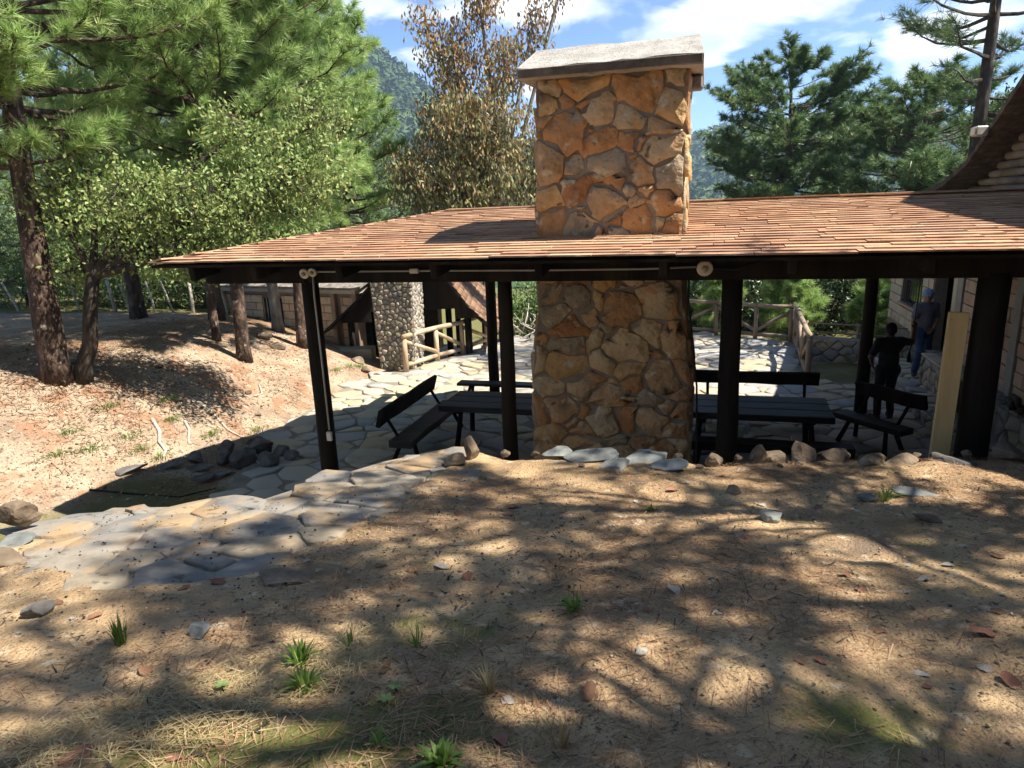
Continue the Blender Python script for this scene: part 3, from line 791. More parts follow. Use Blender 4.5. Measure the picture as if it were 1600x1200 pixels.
# wiring on the front beam
qf = -.118
MB().tube([W(-4.86, qf, 3.30), W(-4.3, qf, 3.298), W(-3.2, qf, 3.295), W(-2.0, qf, 3.285), W(-.9, qf, 3.285), W(-.34, qf, 3.30)], .011, 7).build('conduit', M_pvc, shelter, True)
MB().tube([W(-.20, qf, 3.285), W(0.05, qf - .02, 3.27), W(.22, qf - .02, 3.33), W(.5, qf, 3.37)], .014, 7).build('conduit', M_black, shelter, True)
for p in (-3.47, -1.98):
    b_ = MB().box(W(p, qf - .02, 3.296), UV * .055, VV * .02, ZV * .028, .008).build('junction_box', M_white, shelter)
def lampholder(p, q, z, r):
    ax = (-VV - ZV * .25).normalized(); c = W(p, q, z); root = MB().tube([c, c + ax * .03, c + ax * .035], [r, r, r * .82], 20).build('lamp_holder', M_white, shelter, True)
    MB().tube([c + ax * .034, c + ax * .07], [r * .42, r * .38], 14).build('socket', M_pvc, root, True)
lampholder(-.25, qf, 3.29, .082)
lampholder(-4.90, qf, 3.285, .062); lampholder(-4.79, qf, 3.30, .055)
MB().tube([W(-4.80, qf, 3.25), W(-4.80, -.135, 3.0), W(-4.80, -.125, 2.2), W(-4.80, -.125, 1.3)], .012, 7).build('conduit', M_pvc, shelter, True)
MB().box(W(-4.80, -.14, 1.22), UV * .035, VV * .02, ZV * .06, .008).build('switch_box', M_white, shelter)

# ------------------------------------------------------------------ stone chimney
chim = empty('stone_chimney', W(-1.32, 1.0), -YAW, 'tall ochre rubble stone chimney rising through the shingle roof', 'chimney')
def cw(z):  # left and right edge of the shaft at a height
    if z > 3.0: return -2.15 + .03 * (z - 3) / 2.4, -.50
    t = max(0, min(1, (3.0 - z) / 1.1)); t = t * t * (3 - 2 * t)
    return -2.15 - .10 * t - .02 * (3 - z) / 3, -.50 + .12 * t
QB = 1.55
core = MB(); zs = [-.05, 1.0, 1.9, 2.3, 2.7, 3.0, 3.4, 4.4, 5.33]; ring = []
for z in zs:
    l, r = cw(z); ring += [W(l, .5, z), W(r, .5, z), W(r, QB, z), W(l, QB, z)]
fs = []
for i in range(len(zs) - 1):
    for k in range(4): fs.append((i * 4 + k, i * 4 + (k + 1) % 4, i * 4 + 4 + (k + 1) % 4, i * 4 + 4 + k))
fs += [(3, 2, 1, 0), tuple(len(zs) * 4 - 4 + k for k in range(4))]
core.add(ring, fs); core.build('shaft', M_mortar, chim)
rg = random.Random(77)
pts = scatter(0, 1.0, 0, 5.42, .30, rg, ax=.62, vary=.5)
cells = voronoi(pts, (0.0, 1.0, 0.0, 5.42), ax=.66)
def f_front(a, b, d):
    z = b - .05; l, r = cw(z); return W(l + (r - l) * a, .5 - d, z)
def key_front(a, b): return -b
# work in metres: a runs 0..1.65 across the face
def scale_cells(cs, sx): return [[(x * sx, y) for x, y in c] for c in cs]
pts = scatter(0.02, 1.66, 0, 5.36, .305, rg, ax=1.22, vary=.66)
cells = voronoi(pts, (0.0, 1.68, 0.0, 5.37), ax=1.15, wt=.045, seed=8)
lay(cells, lambda a, b, d: f_front(a / 1.68, b, d), .0125, .024, chim, 'stone', M_ochre, M_ochre, 300, rg, rough=.8, dome=.05, vary=.55)
for side in (0, 1):
    pts = scatter(0, 1.05, 0, 5.3, .33, rg, ax=1.1, vary=.4); cells = voronoi(pts, (0, 1.05, 0, 5.37), ax=1.1)
    def f_side(a, b, d, side=side):
        z = b - .05; l, r = cw(z); return W((l - d) if side == 0 else (r + d), .5 + a, z)
    lay(cells, f_side, .016, .03, chim, 'stone', M_ochre, M_ochre, 300, rg, rough=.3, dome=.12, flip=(side == 0))
# pitched concrete cap
cap = MB(); zf, zr = 5.40, 5.72
prof = [(.25, zf - .10), (.25, zf), (1.02, zr), (1.80, zf), (1.80, zf - .10), (1.02, zf - .075)]
L_, R_c = -2.27, -.33; nseg = 12; vs = []
for i in range(nseg + 1):
    p = L_ + (R_c - L_) * i / nseg
    for (q, z) in prof: vs.append(W(p + rg.uniform(-.006, .006) + (.05 * (1 if i == 0 else -1) if (q == 1.02 and z > zf and i in (0, nseg)) else 0), q + rg.uniform(-.008, .008), z + rg.uniform(-.010, .010)))
fs = []; n = len(prof)
for i in range(nseg):
    for k in range(n): fs.append((i * n + k, (i + 1) * n + k, (i + 1) * n + (k + 1) % n, i * n + (k + 1) % n))
fs += [tuple(range(n)), tuple(nseg * n + k for k in range(n))[::-1]]
capo = recalc(cap.add(vs, fs).build('cap', M_concrete, chim))
MB().box(W((L_ + R_c) / 2, .243, zf - .05), UV * ((R_c - L_) / 2 - .008), VV * .012, ZV * .043, .008).build('shade_lip', M_capshade, capo)  # dark strip: shade on the cap's front edge put into colour
MB().box(W(-.415, 1.15, 5.24), UV * .075, VV * .12, ZV * .07, .02).build('corbel', M_rubble, chim)
MB().box(W(-2.20, 1.15, 5.24), UV * .06, VV * .12, ZV * .07, .02).build('corbel', M_rubble, chim)
MB().box(W(-1.33, .47, 3.585), UV * .86, VV * .03, ZV * .02, .01).build('tar_seam', M_black, chim)
# cable hanging down the side of the chimney
cb = MB().tube([W(-.42, .42, 3.3), W(-.42, .40, 2.9), W(-.36, .40, 2.4), W(-.30, .38, 1.9), W(-.28, .38, 1.2), W(-.29, .40, .4), W(-.3, .4, .0)], .012, 7).build('electric_cable', M_black, None, True)
tag(cb, 'black cable hanging down beside the stone chimney', 'cable')

# ------------------------------------------------------------------ tables and benches
def rough_plank(mb, a, b, hw, hh, nrm=ZV, wob=.006, bev=.012):
    """a plank from a to b with slightly wavy edges"""
    a, b = Vector(a), Vector(b); d = (b - a).normalized(); s = nrm.cross(d).normalized(); n = 7; rings = []
    for i in range(n):
        c = a + (b - a) * i / (n - 1); w1 = hw + rg.uniform(-wob, wob); w2 = hw + rg.uniform(-wob, wob); h1 = hh + rg.uniform(-wob, wob) * .3
        e = min(bev, hh * .6)
        rings.append([c - s * w1 - nrm * (h1 - e), c - s * (w1 - e) - nrm * h1, c + s * (w2 - e) - nrm * h1, c + s * w2 - nrm * (h1 - e), c + s * w2 + nrm * (h1 - e), c + s * (w2 - e) + nrm * h1, c - s * (w1 - e) + nrm * h1, c - s * w1 + nrm * (h1 - e)])
    vs = [v for r in rings for v in r]; fs = []
    for i in range(n - 1):
        for k in range(8): fs.append((i * 8 + k, (i + 1) * 8 + k, (i + 1) * 8 + (k + 1) % 8, i * 8 + (k + 1) % 8))
    fs += [tuple(range(8)), tuple((n - 1) * 8 + k for k in range(8))[::-1]]
    return mb.add(vs, fs)
def leg(parent, a, b, r=.045, name='leg', m=M_darkwood):
    a, b = Vector(a), Vector(b)
    return MB().tube([a, (a + b) / 2 + Vector((rg.uniform(-.008, .008), rg.uniform(-.008, .008), 0)), b], [r * .9, r, r * 1.05], 9, True).build(name, m, parent, smooth=False)
def frame(o, d):  # local axes: d along the length
    o = Vector(o); d = Vector(d).normalized(); s = ZV.cross(d)
    return lambda a, b, z: o + d * a + s * b + ZV * z
def table(p0, p1, q0, q1, label):
    t = empty('picnic_table', W((p0 + p1) / 2, (q0 + q1) / 2), -YAW, label, 'table', 'dark plank picnic tables')
    n = 3; w = (q1 - q0) / n
    for i in range(n):
        qc = q0 + w * (i + .5)
        rough_plank(MB(), W(p0 + rg.uniform(-.02, .02), qc, .70), W(p1 + rg.uniform(-.02, .02), qc, .70), w / 2 - .006, .05).build('tabletop_plank', M_tabletop, t)
    for p in (p0 + .3, p1 - .3):
        rough_plank(MB(), W(p, q0 + .08, .625), W(p, q1 - .08, .625), .05, .024).build('cross_bar', M_darkwood, t)
        for q, dq in ((q0 + .22, -.12), (q1 - .22, .12)):
            leg(t, W(p, q, .61), W(p + (.06 if p > (p0 + p1) / 2 else -.06), q + dq, 0))
    return t
table(-.55, 1.67, 3.1, 4.22, 'dark plank picnic table beside the bench with a slanting seat end')
table(-4.5, -2.35, 2.86, 3.88, 'dark plank picnic table beside the long bench with a leaning backrest')
def bench(o, d, L, label, back=True, seat_w=.17, seat_h=.45, lean=.13, th=.045, back_h=.12, back_z=.80, group='dark plank benches'):
    """o: middle of the seat on the floor, d: length direction; the back is on the left of d"""
    t = empty('bench', o, math.atan2(d[1], d[0]), label, 'bench', group); F_ = frame(o, d)
    rough_plank(MB(), F_(-L / 2, 0, seat_h - th), F_(L / 2, 0, seat_h - th), seat_w, th, wob=.012).build('seat', M_tabletop, t)
    for sx in (-1, 1):
        for sy in (-1, 1):
            leg(t, F_(sx * (L / 2 - .28), sy * seat_w * .55, seat_h - th * 1.8), F_(sx * (L / 2 - .18), sy * (seat_w + .05), 0), .036)
    if back:
        ax = (F_(0, 1, 0) - F_(0, 0, 0)); n_ = (ax * 1.0 + ZV * .28).normalized()
        rough_plank(MB(), F_(-L / 2, seat_w + lean, back_z), F_(L / 2, seat_w + lean, back_z), back_h, .035, nrm=n_, wob=.012).build('backrest', M_darkwood, t)
        for sx in (-1, 1):
            leg(t, F_(sx * (L / 2 - .25), seat_w - .05, seat_h - .03), F_(sx * (L / 2 - .25), seat_w + lean + .06, back_z + .05), .028, 'back_support')
    return t
bench(W(.68, 2.75), UV, 2.4, 'low backless log bench between the table and the rock edging', back=False, seat_w=.14, th=.07)
bench(W(.68, 5.05), UV, 2.15, 'long bench with dark plank backrest facing the sunlit court', lean=.12, back_z=.78)
d_e = (W(2.72, 3.67) - W(2.0, 4.5)).normalized()
bench(W(2.38, 4.1), d_e, 1.22, 'short bench turned askew at the end of the table', lean=.22, seat_w=.16)
bench(W(-4.80, 3.05), VV, 2.35, 'long bench with leaning backrest at the edge of the shelter', lean=.14, seat_w=.19, th=.06, back_h=.15, back_z=.80)
bench(W(-3.7, 5.62), UV, 2.9, 'backless plank bench at the sunny rear of the shelter', back=False, seat_w=.15, th=.03)

# plank of new lumber leaning on a post
lum = beam(W(2.02, -.26, .0), W(2.12, -.05, 2.83), .085, .028, None, 'lumber_plank', M_lumber, up=VV, bev=.004)
tag(lum, 'pale new timber plank leaning against the thick black post', 'plank')

# ------------------------------------------------------------------ log railings
def railing(pts_, h, label, m=M_rail, r=.055, group='log railings', low=.14, gap=None):
    t = empty('log_railing', (pts_[0][0], pts_[0][1], 0), 0, label, 'railing', group)
    def g(P, z): return Vector((P[0], P[1], z))
    for i, P in enumerate(pts_):
        MB().tube([g(P, -.15), g(P, h * .5), g(P, h)], [r * 1.15, r * 1.05, r], 9).build('post', m, t, True)
    for i in range(len(pts_) - 1):
        A, B = pts_[i], pts_[i + 1]; e = Vector((B[0] - A[0], B[1] - A[1], 0)).normalized() * .05
        mid = lambda z: (g(A, z) + g(B, z)) / 2 + Vector((rg.uniform(-.02, .02), rg.uniform(-.02, .02), rg.uniform(-.015, .015)))
        MB().tube([g(A, h + r) - e, mid(h + r), g(B, h + r) + e], [r * 1.0, r * 1.05, r * .95], 9).build('top_rail', m, t, True)
        MB().tube([g(A, low), mid(low), g(B, low)], [r * .95, r, r * .9], 9).build('bottom_rail', m, t, True)
        a_, b_ = (g(A, h - .06), g(B, low + .1)) if i % 2 == 0 else (g(A, low + .1), g(B, h - .06))
        if gap is not None: a_, b_ = g(A, h - .06), g(B, low + .1)
        MB().tube([a_, (a_ + b_) / 2, b_], r * .85, 9).build('brace', m, t, True)
    return t
railing([(-2.66, 17.08), (-1.98, 18.2), (-1.34, 18.95), (-.7, 20.15)], .82, 'pale peeled log railing beside the grey rubble chimney', M_raw, .062, gap=1)
railing([(6.52, 14.75), (6.95, 16.05), (7.4, 17.4), (7.86, 18.72)], .92, 'weathered log railing running back beside the low stone wall', M_rail, .06)
railing([(7.78, 18.85), (7.0, 19.4), (6.1, 20.2), (5.2, 20.9), (4.1, 21.6), (2.9, 21.9), (1.6, 21.7)], .92, 'weathered log railing with diagonal braces closing the far side of the court', M_rail, .055)
# thin two-rail fence behind the low wall
t = empty('pole_fence', (8.0, 16.9, 0), 0, 'thin pole fence behind the low stone wall', 'fence')
for P in ((7.55, 17.3), (8.5, 16.6), (9.6, 15.8)): MB().tube([(P[0], P[1], -.1), (P[0], P[1], .85)], .03, 7).build('post', M_rail, t, True)
for z in (.58, .80): MB().tube([(7.45, 17.37, z), (8.5, 16.6, z + .01), (9.7, 15.72, z)], .02, 7).build('rail', M_rail, t, True)

# ------------------------------------------------------------------ low stone wall
def stone_wall(name, label, a, b, z0, z1, th, m_core, spacing, cat, gap=.012, proud=.03, limit=300, parent=None, group=None):
    a, b = Vector((*a, 0)), Vector((*b, 0)); d = (b - a); L = d.length; d.normalize(); nrm = Vector((d.y, -d.x, 0))
    t = parent or empty(name, (a + b) / 2 + ZV * z0, math.atan2(d.y, d.x), label, cat, group)
    MB().box((a + b) / 2 - nrm * (th / 2) + ZV * (z0 + z1) / 2, d * L / 2, nrm * th / 2, ZV * (z1 - z0) / 2).build('core', m_core, t)
    pts_ = scatter(0, L, 0, z1 - z0, spacing, rg, ax=1.35, vary=.4)
    cs = voronoi(pts_, (0, L, 0, z1 - z0), ax=1.3)
    lay(cs, lambda x, y, dd: a + d * x + ZV * (z0 + y) + nrm * dd, gap, proud, t, 'stone', M_rubble, M_rubble_field, limit, rg, rough=.35, dome=.2)
    return t
stone_wall('stone_wall', 'low grey stone wall edging the mossy lawn patch', (7.35, 16.95), (10.2, 14.7), -.1, .50, .35, M_mortar, .20, 'wall')

# ------------------------------------------------------------------ block house at the side
house = empty('block_house', W(4.4, 7.5), -YAW, 'stone block house with grilled window and open doorway beside the shelter', 'house')
PW = 4.4; ZB = .78; WALLTOP = 3.0
def wallbox(q0, q1, z0, z1, name, m, parent, p=PW + .12, th=.12):
    return MB().box(W(p, (q0 + q1) / 2, (z0 + z1) / 2), UV * th, VV * (q1 - q0) / 2, ZV * (z1 - z0) / 2).build(name, m, parent)
DQ0, DQ1, DZ1 = 7.55, 8.85, 2.45
WQ0, WQ1, WZ0, WZ1 = 9.6, 11.3, 1.34, 2.5
wall = wallbox(-1.5, DQ0, -.1, WALLTOP, 'wall', M_mortar, house)
wallbox(DQ1, WQ0, -.1, WALLTOP, 'wall', M_mortar, house); wallbox(WQ1, 12.4, -.1, WALLTOP, 'wall', M_mortar, house)
wallbox(WQ0, WQ1, -.1, WZ0, 'wall', M_mortar, house); wallbox(WQ0, WQ1, WZ1, WALLTOP, 'wall', M_mortar, house); wallbox(DQ0, DQ1, DZ1, WALLTOP, 'wall', M_mortar, house)
wallbox(DQ0, DQ1, -.1, .30, 'threshold', M_plaster, house)
MB().box(W(8.4, 12.28, 1.45), UV * 3.8, VV * .12, ZV * 1.55).build('wall', M_mortar, house)
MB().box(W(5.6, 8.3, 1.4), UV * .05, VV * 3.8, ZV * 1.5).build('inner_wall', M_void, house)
# blocks, each its own piece
BU = MB(); BU.box((0, 0, 0), (.5, 0, 0), (0, .5, 0), (0, 0, .5), .03)
bme = bpy.data.meshes.new('block'); bme.from_pydata([tuple(v) for v in BU.v], [], BU.f); bme.materials.append(M_block); bme.update()
bmp = bme.copy(); bmp.materials.clear(); bmp.materials.append(M_blockpink)
import bmesh
for me_ in (bme, bmp):
    bm = bmesh.new(); bm.from_mesh(me_); bmesh.ops.recalc_face_normals(bm, faces=bm.faces); bm.to_mesh(me_); bm.free()
def blocks(parent, org, dirv, out, L, z0, rows, bl, bh, holes, pink=lambda a: False, jit=.012):
    for r in range(rows):
        z = z0 + r * bh; a = -(bl / 2 if r % 2 else 0) + rg.uniform(-.03, .03)
        while a < L:
            w = bl * rg.uniform(.9, 1.08); a0, a1 = max(a, 0), min(a + w, L)
            a += w
            segs = [(a0, a1)]
            for (h0, h1, hz0, hz1) in holes:
                if z + bh * .5 > hz0 and z + bh * .5 < hz1:
                    ns = []
                    for s0, s1 in segs:
                        if s1 <= h0 or s0 >= h1: ns.append((s0, s1))
                        else:
                            if h0 - s0 > .05: ns.append((s0, h0))
                            if s1 - h1 > .05: ns.append((h1, s1))
                    segs = ns
            for s0, s1 in segs:
                if s1 - s0 < .05: continue
                o = bpy.data.objects.new('block', bmp if pink((s0 + s1) / 2) else bme); COL.objects.link(o); o.parent = parent
                o.matrix_parent_inverse = parent_matrix(parent).inverted()
                M4 = Matrix((dirv * (s1 - s0 - .022), out * .06, ZV * (bh - .022))).transposed().to_4x4()
                M4.translation = org + dirv * (s0 + s1) / 2 + ZV * (z + bh / 2) + out * rg.uniform(-.006, jit)
                o.matrix_basis = M4
blocks(wall, W(PW, 3.0), VV, -UV, 9.4, ZB, 9, .43, .225, [(DQ0 - 3, DQ1 - 3, 0, DZ1), (WQ0 - 3, WQ1 - 3, WZ0, WZ1), (4.42 - 3, 4.72 - 3, 0, 9), (7.0 - 3, 7.55 - 3, 0, 9)], pink=lambda a: a < 4.1)
# columns, jamb, plinth
for q0, q1, m_ in ((4.44, 4.70, M_plaster), (7.02, 7.28, M_plaster), (7.30, 7.53, M_block)):
    MB().box(W(PW - .01, (q0 + q1) / 2, (ZB + WALLTOP) / 2 - .005), UV * .05, VV * (q1 - q0) / 2, ZV * (WALLTOP - ZB) / 2, .008).build('column', m_, house)
win = MB().box(W(PW + .10, (WQ0 + WQ1) / 2, (WZ0 + WZ1) / 2), UV * .02, VV * (WQ1 - WQ0) / 2 * .995, ZV * (WZ1 - WZ0) / 2 * .995).build('window', M_glass, house)
for q in np.linspace(WQ0 + .08, WQ1 - .08, 9): MB().tube([W(PW - .02, q, WZ0 + .01), W(PW - .02, q, WZ1 - .01)], .008, 6).build('bar', M_iron, win)
for z in (WZ0 + .02, (WZ0 + WZ1) / 2, WZ1 - .02): MB().box(W(PW - .02, (WQ0 + WQ1) / 2, z), UV * .008, VV * (WQ1 - WQ0) / 2, ZV * .014).build('frame', M_iron, win)
MB().box(W(PW - .05, (WQ0 + WQ1) / 2, WZ0 - .03), UV * .05, VV * ((WQ1 - WQ0) / 2 + .05), ZV * .022).build('sill', M_blockpink, win)
door = MB().box(W(PW + .52, DQ0 + .06, 1.38), UV * .40, VV * .025, ZV * 1.06).build('door', M_darkwood, house)
MB().tube([W(PW + .8, DQ0 + .09, 1.35), W(PW + .8, DQ0 + .14, 1.35)], .02, 8).build('handle', M_iron, door)
# rubble plinth along the foot of the wall, and its stones
pl = MB()
pl.box(W(4.22, 3.2, .36), UV * .16, VV * 4.7, ZV * .44); plo = pl.build('plinth', M_mortar, house)
pts = scatter(0, 9.4, 0, .88, .27, rg, ax=1.25, vary=.4); cells = voronoi(pts, (0, 9.4, 0, .88), ax=1.2)
lay(cells, lambda a, b, d: W(4.06 - d, -1.5 + a, -.08 + b), .016, .035, plo, 'stone', M_rubble, M_rubble_field, 300, rg, rough=.35, dome=.2, flip=True)
pts = scatter(0, 9.4, 0, .3, .26, rg, ax=1.3, vary=.3); cells = voronoi(pts, (0, 9.4, 0, .3), ax=1.2)
lay(cells, lambda a, b, d: W(4.07 + b, -1.5 + a, .80 + d), .01, .018, plo, 'coping_stone', M_rubble, M_rubble_field, 300, rg, rough=.25, dome=.1, flip=True)
# roof: gable towards the shelter with flared eaves, boarded with split logs
RK = [(12.9, 2.98), (10.8, 3.42), (9.0, 3.88), (7.6, 4.12), (6.5, 4.42), (5.68, 4.85), (4.56, 5.48), (3.3, 6.25), (2.4, 6.75)]
rk2 = RK + [(4.8 - q, z) for q, z in RK[:-1][::-1]]
rf = MB(); vs = []
for p in (3.98, 12.0):
    for (q, z) in rk2: vs.append(W(p, q, z))
    for (q, z) in rk2: vs.append(W(p, q, z - .10))
n = len(rk2); fs = []
for i in range(n - 1): fs += [(i, i + 1, 2 * n + i + 1, 2 * n + i), (n + i, 3 * n + i, 3 * n + i + 1, n + i + 1), (i, n + i, n + i + 1, i + 1), (2 * n + i, 2 * n + i + 1, 3 * n + i + 1, 3 * n + i)]
rf.add(vs, fs); hroof = recalc(rf.build('roof', M_barkdark, house))
def rake_z(q):
    q = abs(q - 2.4) + 2.4
    for (q1, z1), (q0, z0) in zip(RK, RK[1:]):
        if q0 <= q <= q1: return z0 + (z1 - z0) * (q - q0) / (q1 - q0)
    return RK[0][1]
z = 3.02; row = 0
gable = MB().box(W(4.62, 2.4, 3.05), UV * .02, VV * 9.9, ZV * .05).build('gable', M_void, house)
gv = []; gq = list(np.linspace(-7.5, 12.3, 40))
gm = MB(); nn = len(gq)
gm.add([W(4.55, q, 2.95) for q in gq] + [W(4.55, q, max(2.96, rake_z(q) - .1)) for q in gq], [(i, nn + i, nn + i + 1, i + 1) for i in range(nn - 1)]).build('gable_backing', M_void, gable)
while z < 6.4:
    q = -3.0 + rg.uniform(0, .6)
    while q < 12:
        w = rg.uniform(.7, 1.6); q1 = q + w; zt = min(rake_z(q), rake_z(q1)) - .12
        if z + .06 > zt:  # trim under the rake
            lo, hi = q, q1; 
            while hi - lo > .05 and min(rake_z(lo), rake_z(hi)) - .12 < z + .06:
                if rake_z(lo) < rake_z(hi): lo += .05
                else: hi -= .05
            if hi - lo > .25:
                MB().tube([W(4.46, lo, z), W(4.46, hi - .02, z + rg.uniform(-.008, .008))], .068 + rg.uniform(-.006, .006), 8).build('siding_log', M_logsid, gable, True)
        else:
            MB().tube([W(4.46, q, z), W(4.46, q1 - .02, z + rg.uniform(-.008, .008))], .068 + rg.uniform(-.006, .006), 8).build('siding_log', M_logsid, gable, True)
        q = q1
    z += .13
# flood lamp on the rake
lamp = MB().box(W(3.86, 5.6, 4.83), (UV * .3 + VV * .1).normalized() * .10, VV * .13, ZV * .075, .02).build('flood_lamp', M_pvc, house)
MB().box(W(3.75, 5.55, 4.83), UV * .006, VV * .10, ZV * .055).build('lens', M_white, lamp)

# raised stone walk beside the house, with a low stone seat by the door
walk = tag(MB().box(W(3.83, 5.6, .12), UV * .33, VV * 3.9, ZV * .155).build('stone_walk', M_patmortar), 'raised flagstone walk along the block house wall', None, None, 'structure')
pts = scatter(0, .66, 0, 7.8, .36, rg, ax=1.0, vary=.4); cells = voronoi(pts, (0, .66, 0, 7.8))
lay(cells, lambda a, b, d: W(3.5 + a, 1.7 + b, .272 + d), .014, .025, walk, 'flagstone', M_flag, M_flag_field, 300, rg, rough=.25, dome=.08)
pts = scatter(0, 7.8, 0, .26, .2, rg, ax=1.4, vary=.3); cells = voronoi(pts, (0, 7.8, 0, .26), ax=1.3)
lay(cells, lambda a, b, d: W(3.5 - d, 1.7 + a, 0 + b), .012, .03, walk, 'riser_stone', M_rubble, M_rubble_field, 300, rg, rough=.3, dome=.2, flip=True)
seat = empty('masonry_ledge', W(4.0, 6.4, .3), -YAW, 'low rubble stone ledge against the wall beside the open doorway', 'ledge')
MB().box(W(4.0, 6.3, .555), UV * .075, VV * 1.05, ZV * .275).build('core', M_mortar, seat)
pts = scatter(0, 2.1, 0, .55, .24, rg, ax=1.0, vary=.4); cells = voronoi(pts, (0, 2.1, 0, .55))
lay(cells, lambda a, b, d: W(3.925 - d, 5.25 + a, .28 + b), .014, .05, seat, 'stone', M_rubble, M_rubble, 300, rg, rough=.35, dome=.2, flip=True)
MB().box(W(3.99, 6.3, .848), UV * .11, VV * 1.07, ZV * .02, .01).build('ledge_slab', M_flag, seat)

# firewood at the foot of the house wall
for i, (q, z, pp) in enumerate(((3.75, .88, 4.16), (3.55, .87, 4.2), (3.62, .96, 4.18))):
    o = MB().tube([W(pp - .09, q - .2, z), W(pp, q + .05, z + .01), W(pp + .03, q + .3, z)], [.04, .05, .042], 8).build('firewood_log', M_barkdark, None, True)
    tag(o, 'split firewood log lying on the house plinth', 'log', 'firewood on the plinth')

# ------------------------------------------------------------------ cabin and second shelter across the court
cab = empty('block_cabin', (-5.6, 20, .4), 0, 'yellowish block cabin with barred window behind the pine trunks', 'cabin')
A_, B_ = Vector((-8.6, 21.1, 0)), Vector((-4.15, 18.9, 0)); dcab = (B_ - A_).normalized(); ncab = Vector((dcab.y, -dcab.x, 0)); Lc = (B_ - A_).length
cwall = MB().box((A_ + B_) / 2 - ncab * .15 + ZV * .75, dcab * Lc / 2, ncab * .12, ZV * 1.35).build('wall', M_mortar, cab)
blocks(cwall, A_ - ncab * .02, dcab, ncab, Lc, -.12, 8, .42, .225, [(1.5, 2.25, .85, 1.62), (4.15, 4.4, 0, 3)])
cwn = MB().box(A_ + dcab * 1.87 - ncab * .02 + ZV * 1.22, dcab * .36, ncab * .02, ZV * .37).build('window', M_glass, cab)
for k in range(6): MB().tube([A_ + dcab * (1.56 + k * .125) + ncab * .03 + ZV * .87, A_ + dcab * (1.56 + k * .125) + ncab * .03 + ZV * 1.6], .013, 6).build('bar', M_pvc, cwn)
for k in (4.2, 4.95): MB().box(A_ + dcab * k + ncab * .04 + ZV * .8, dcab * .075, ncab * .07, ZV * 1.2, .01).build('column', M_rail, cab)
MB().box((A_ + B_) / 2 - ncab * 1.3 + ZV * 1.88, dcab * (Lc / 2 + .2), ncab * 1.6, ZV * .06).build('eave_slab', M_plaster, cab)
rf = MB(); a0 = A_ - dcab * .4; b0 = B_ + dcab * .3
quad(rf, [a0 + ncab * .3 + ZV * 1.98, b0 + ncab * .3 + ZV * 1.98, b0 - ncab * 2.2 + ZV * 2.75, a0 - ncab * 2.2 + ZV * 2.75], .06)
quad(rf, [a0 - ncab * 2.2 + ZV * 2.75, b0 - ncab * 2.2 + ZV * 2.75, b0 - ncab * 4.6 + ZV * 1.98, a0 - ncab * 4.6 + ZV * 1.98], .06)
rf.build('roof', M_greybark, cab)
MB().box((A_ + B_) / 2 - ncab * 4.2 + ZV * .75, dcab * Lc / 2, ncab * .12, ZV * 1.3).build('wall', M_mortar, cab)
# second shelter: steep dark gable over posts, tiled slope, rubble chimney in front
sh2 = empty('gabled_shelter', (-2.6, 21, -1), 0, 'dark gabled shelter with tiled slopes behind the rubble chimney', 'shelter')
gx = -2.55; ap = 3.25; gy0, gy1 = 18.5, 25.5
prf = [(-5.05, .85), (-4.1, 1.65), (-3.2, 2.55), (gx, ap), (-1.9, 2.55), (-1.1, 1.35), (-.35, .62)]
rf = MB(); n = len(prf); vs = [(x, y, z) for y in (gy0, gy1) for x, z in prf] + [(x, y, z - .09) for y in (gy0, gy1) for x, z in prf]; fs = []
for i in range(n - 1): fs += [(i, i + 1, n + i + 1, n + i), (2 * n + i, 3 * n + i, 3 * n + i + 1, 2 * n + i + 1), (i, 2 * n + i, 2 * n + i + 1, i + 1), (n + i, n + i + 1, 3 * n + i + 1, 3 * n + i)]
s2roof = recalc(rf.add(vs, fs).build('roof', M_darkwood, sh2))
M_tile = mat('clay_roof_tiles', [(.13, .075, .045), (.24, .135, .08), (.34, .21, .13)], attr='rnd', pos=(0, 1), bump=.3, scale=4)
tv, tf, tr_ = [], [], []
for (x0, z0), (x1, z1) in zip(prf[3:], prf[4:]):
    L = math.hypot(x1 - x0, z1 - z0); k = int(L / .17)
    for i in range(k):
        for j in range(34):
            t0 = i / k; x = x0 + (x1 - x0) * t0; z_ = z0 + (z1 - z0) * t0; y = gy0 + j * .19 + rg.uniform(-.01, .01) + (.09 if i % 2 else 0)
            dx, dz = (x1 - x0) / L * .2, (z1 - z0) / L * .2; nx_, nz_ = -dz / .2, dx / .2; l0 = .012 + rg.uniform(0, .012); l1 = .035 + rg.uniform(0, .015); b = len(tv)
            tv += [(x + nx_ * -l0 * -1, y, z_ + abs(nz_) * l0), (x + dx + nx_ * l1, y, z_ + dz + abs(nz_) * l1), (x + dx + nx_ * l1, y + .18, z_ + dz + abs(nz_) * l1), (x + nx_ * l0, y + .18, z_ + abs(nz_) * l0),
                   (x + dx, y, z_ + dz), (x + dx, y + .18, z_ + dz)]
            tf += [(b, b + 1, b + 2, b + 3), (b + 1, b + 4, b + 5, b + 2)]; tr_ += [rg.random()] * 6
o = link('tile_field', fast_mesh('tile_field', tv, tf, rnd=tr_), M_tile, s2roof); o['kind'] = 'stuff'
gbm = MB(); k = 26
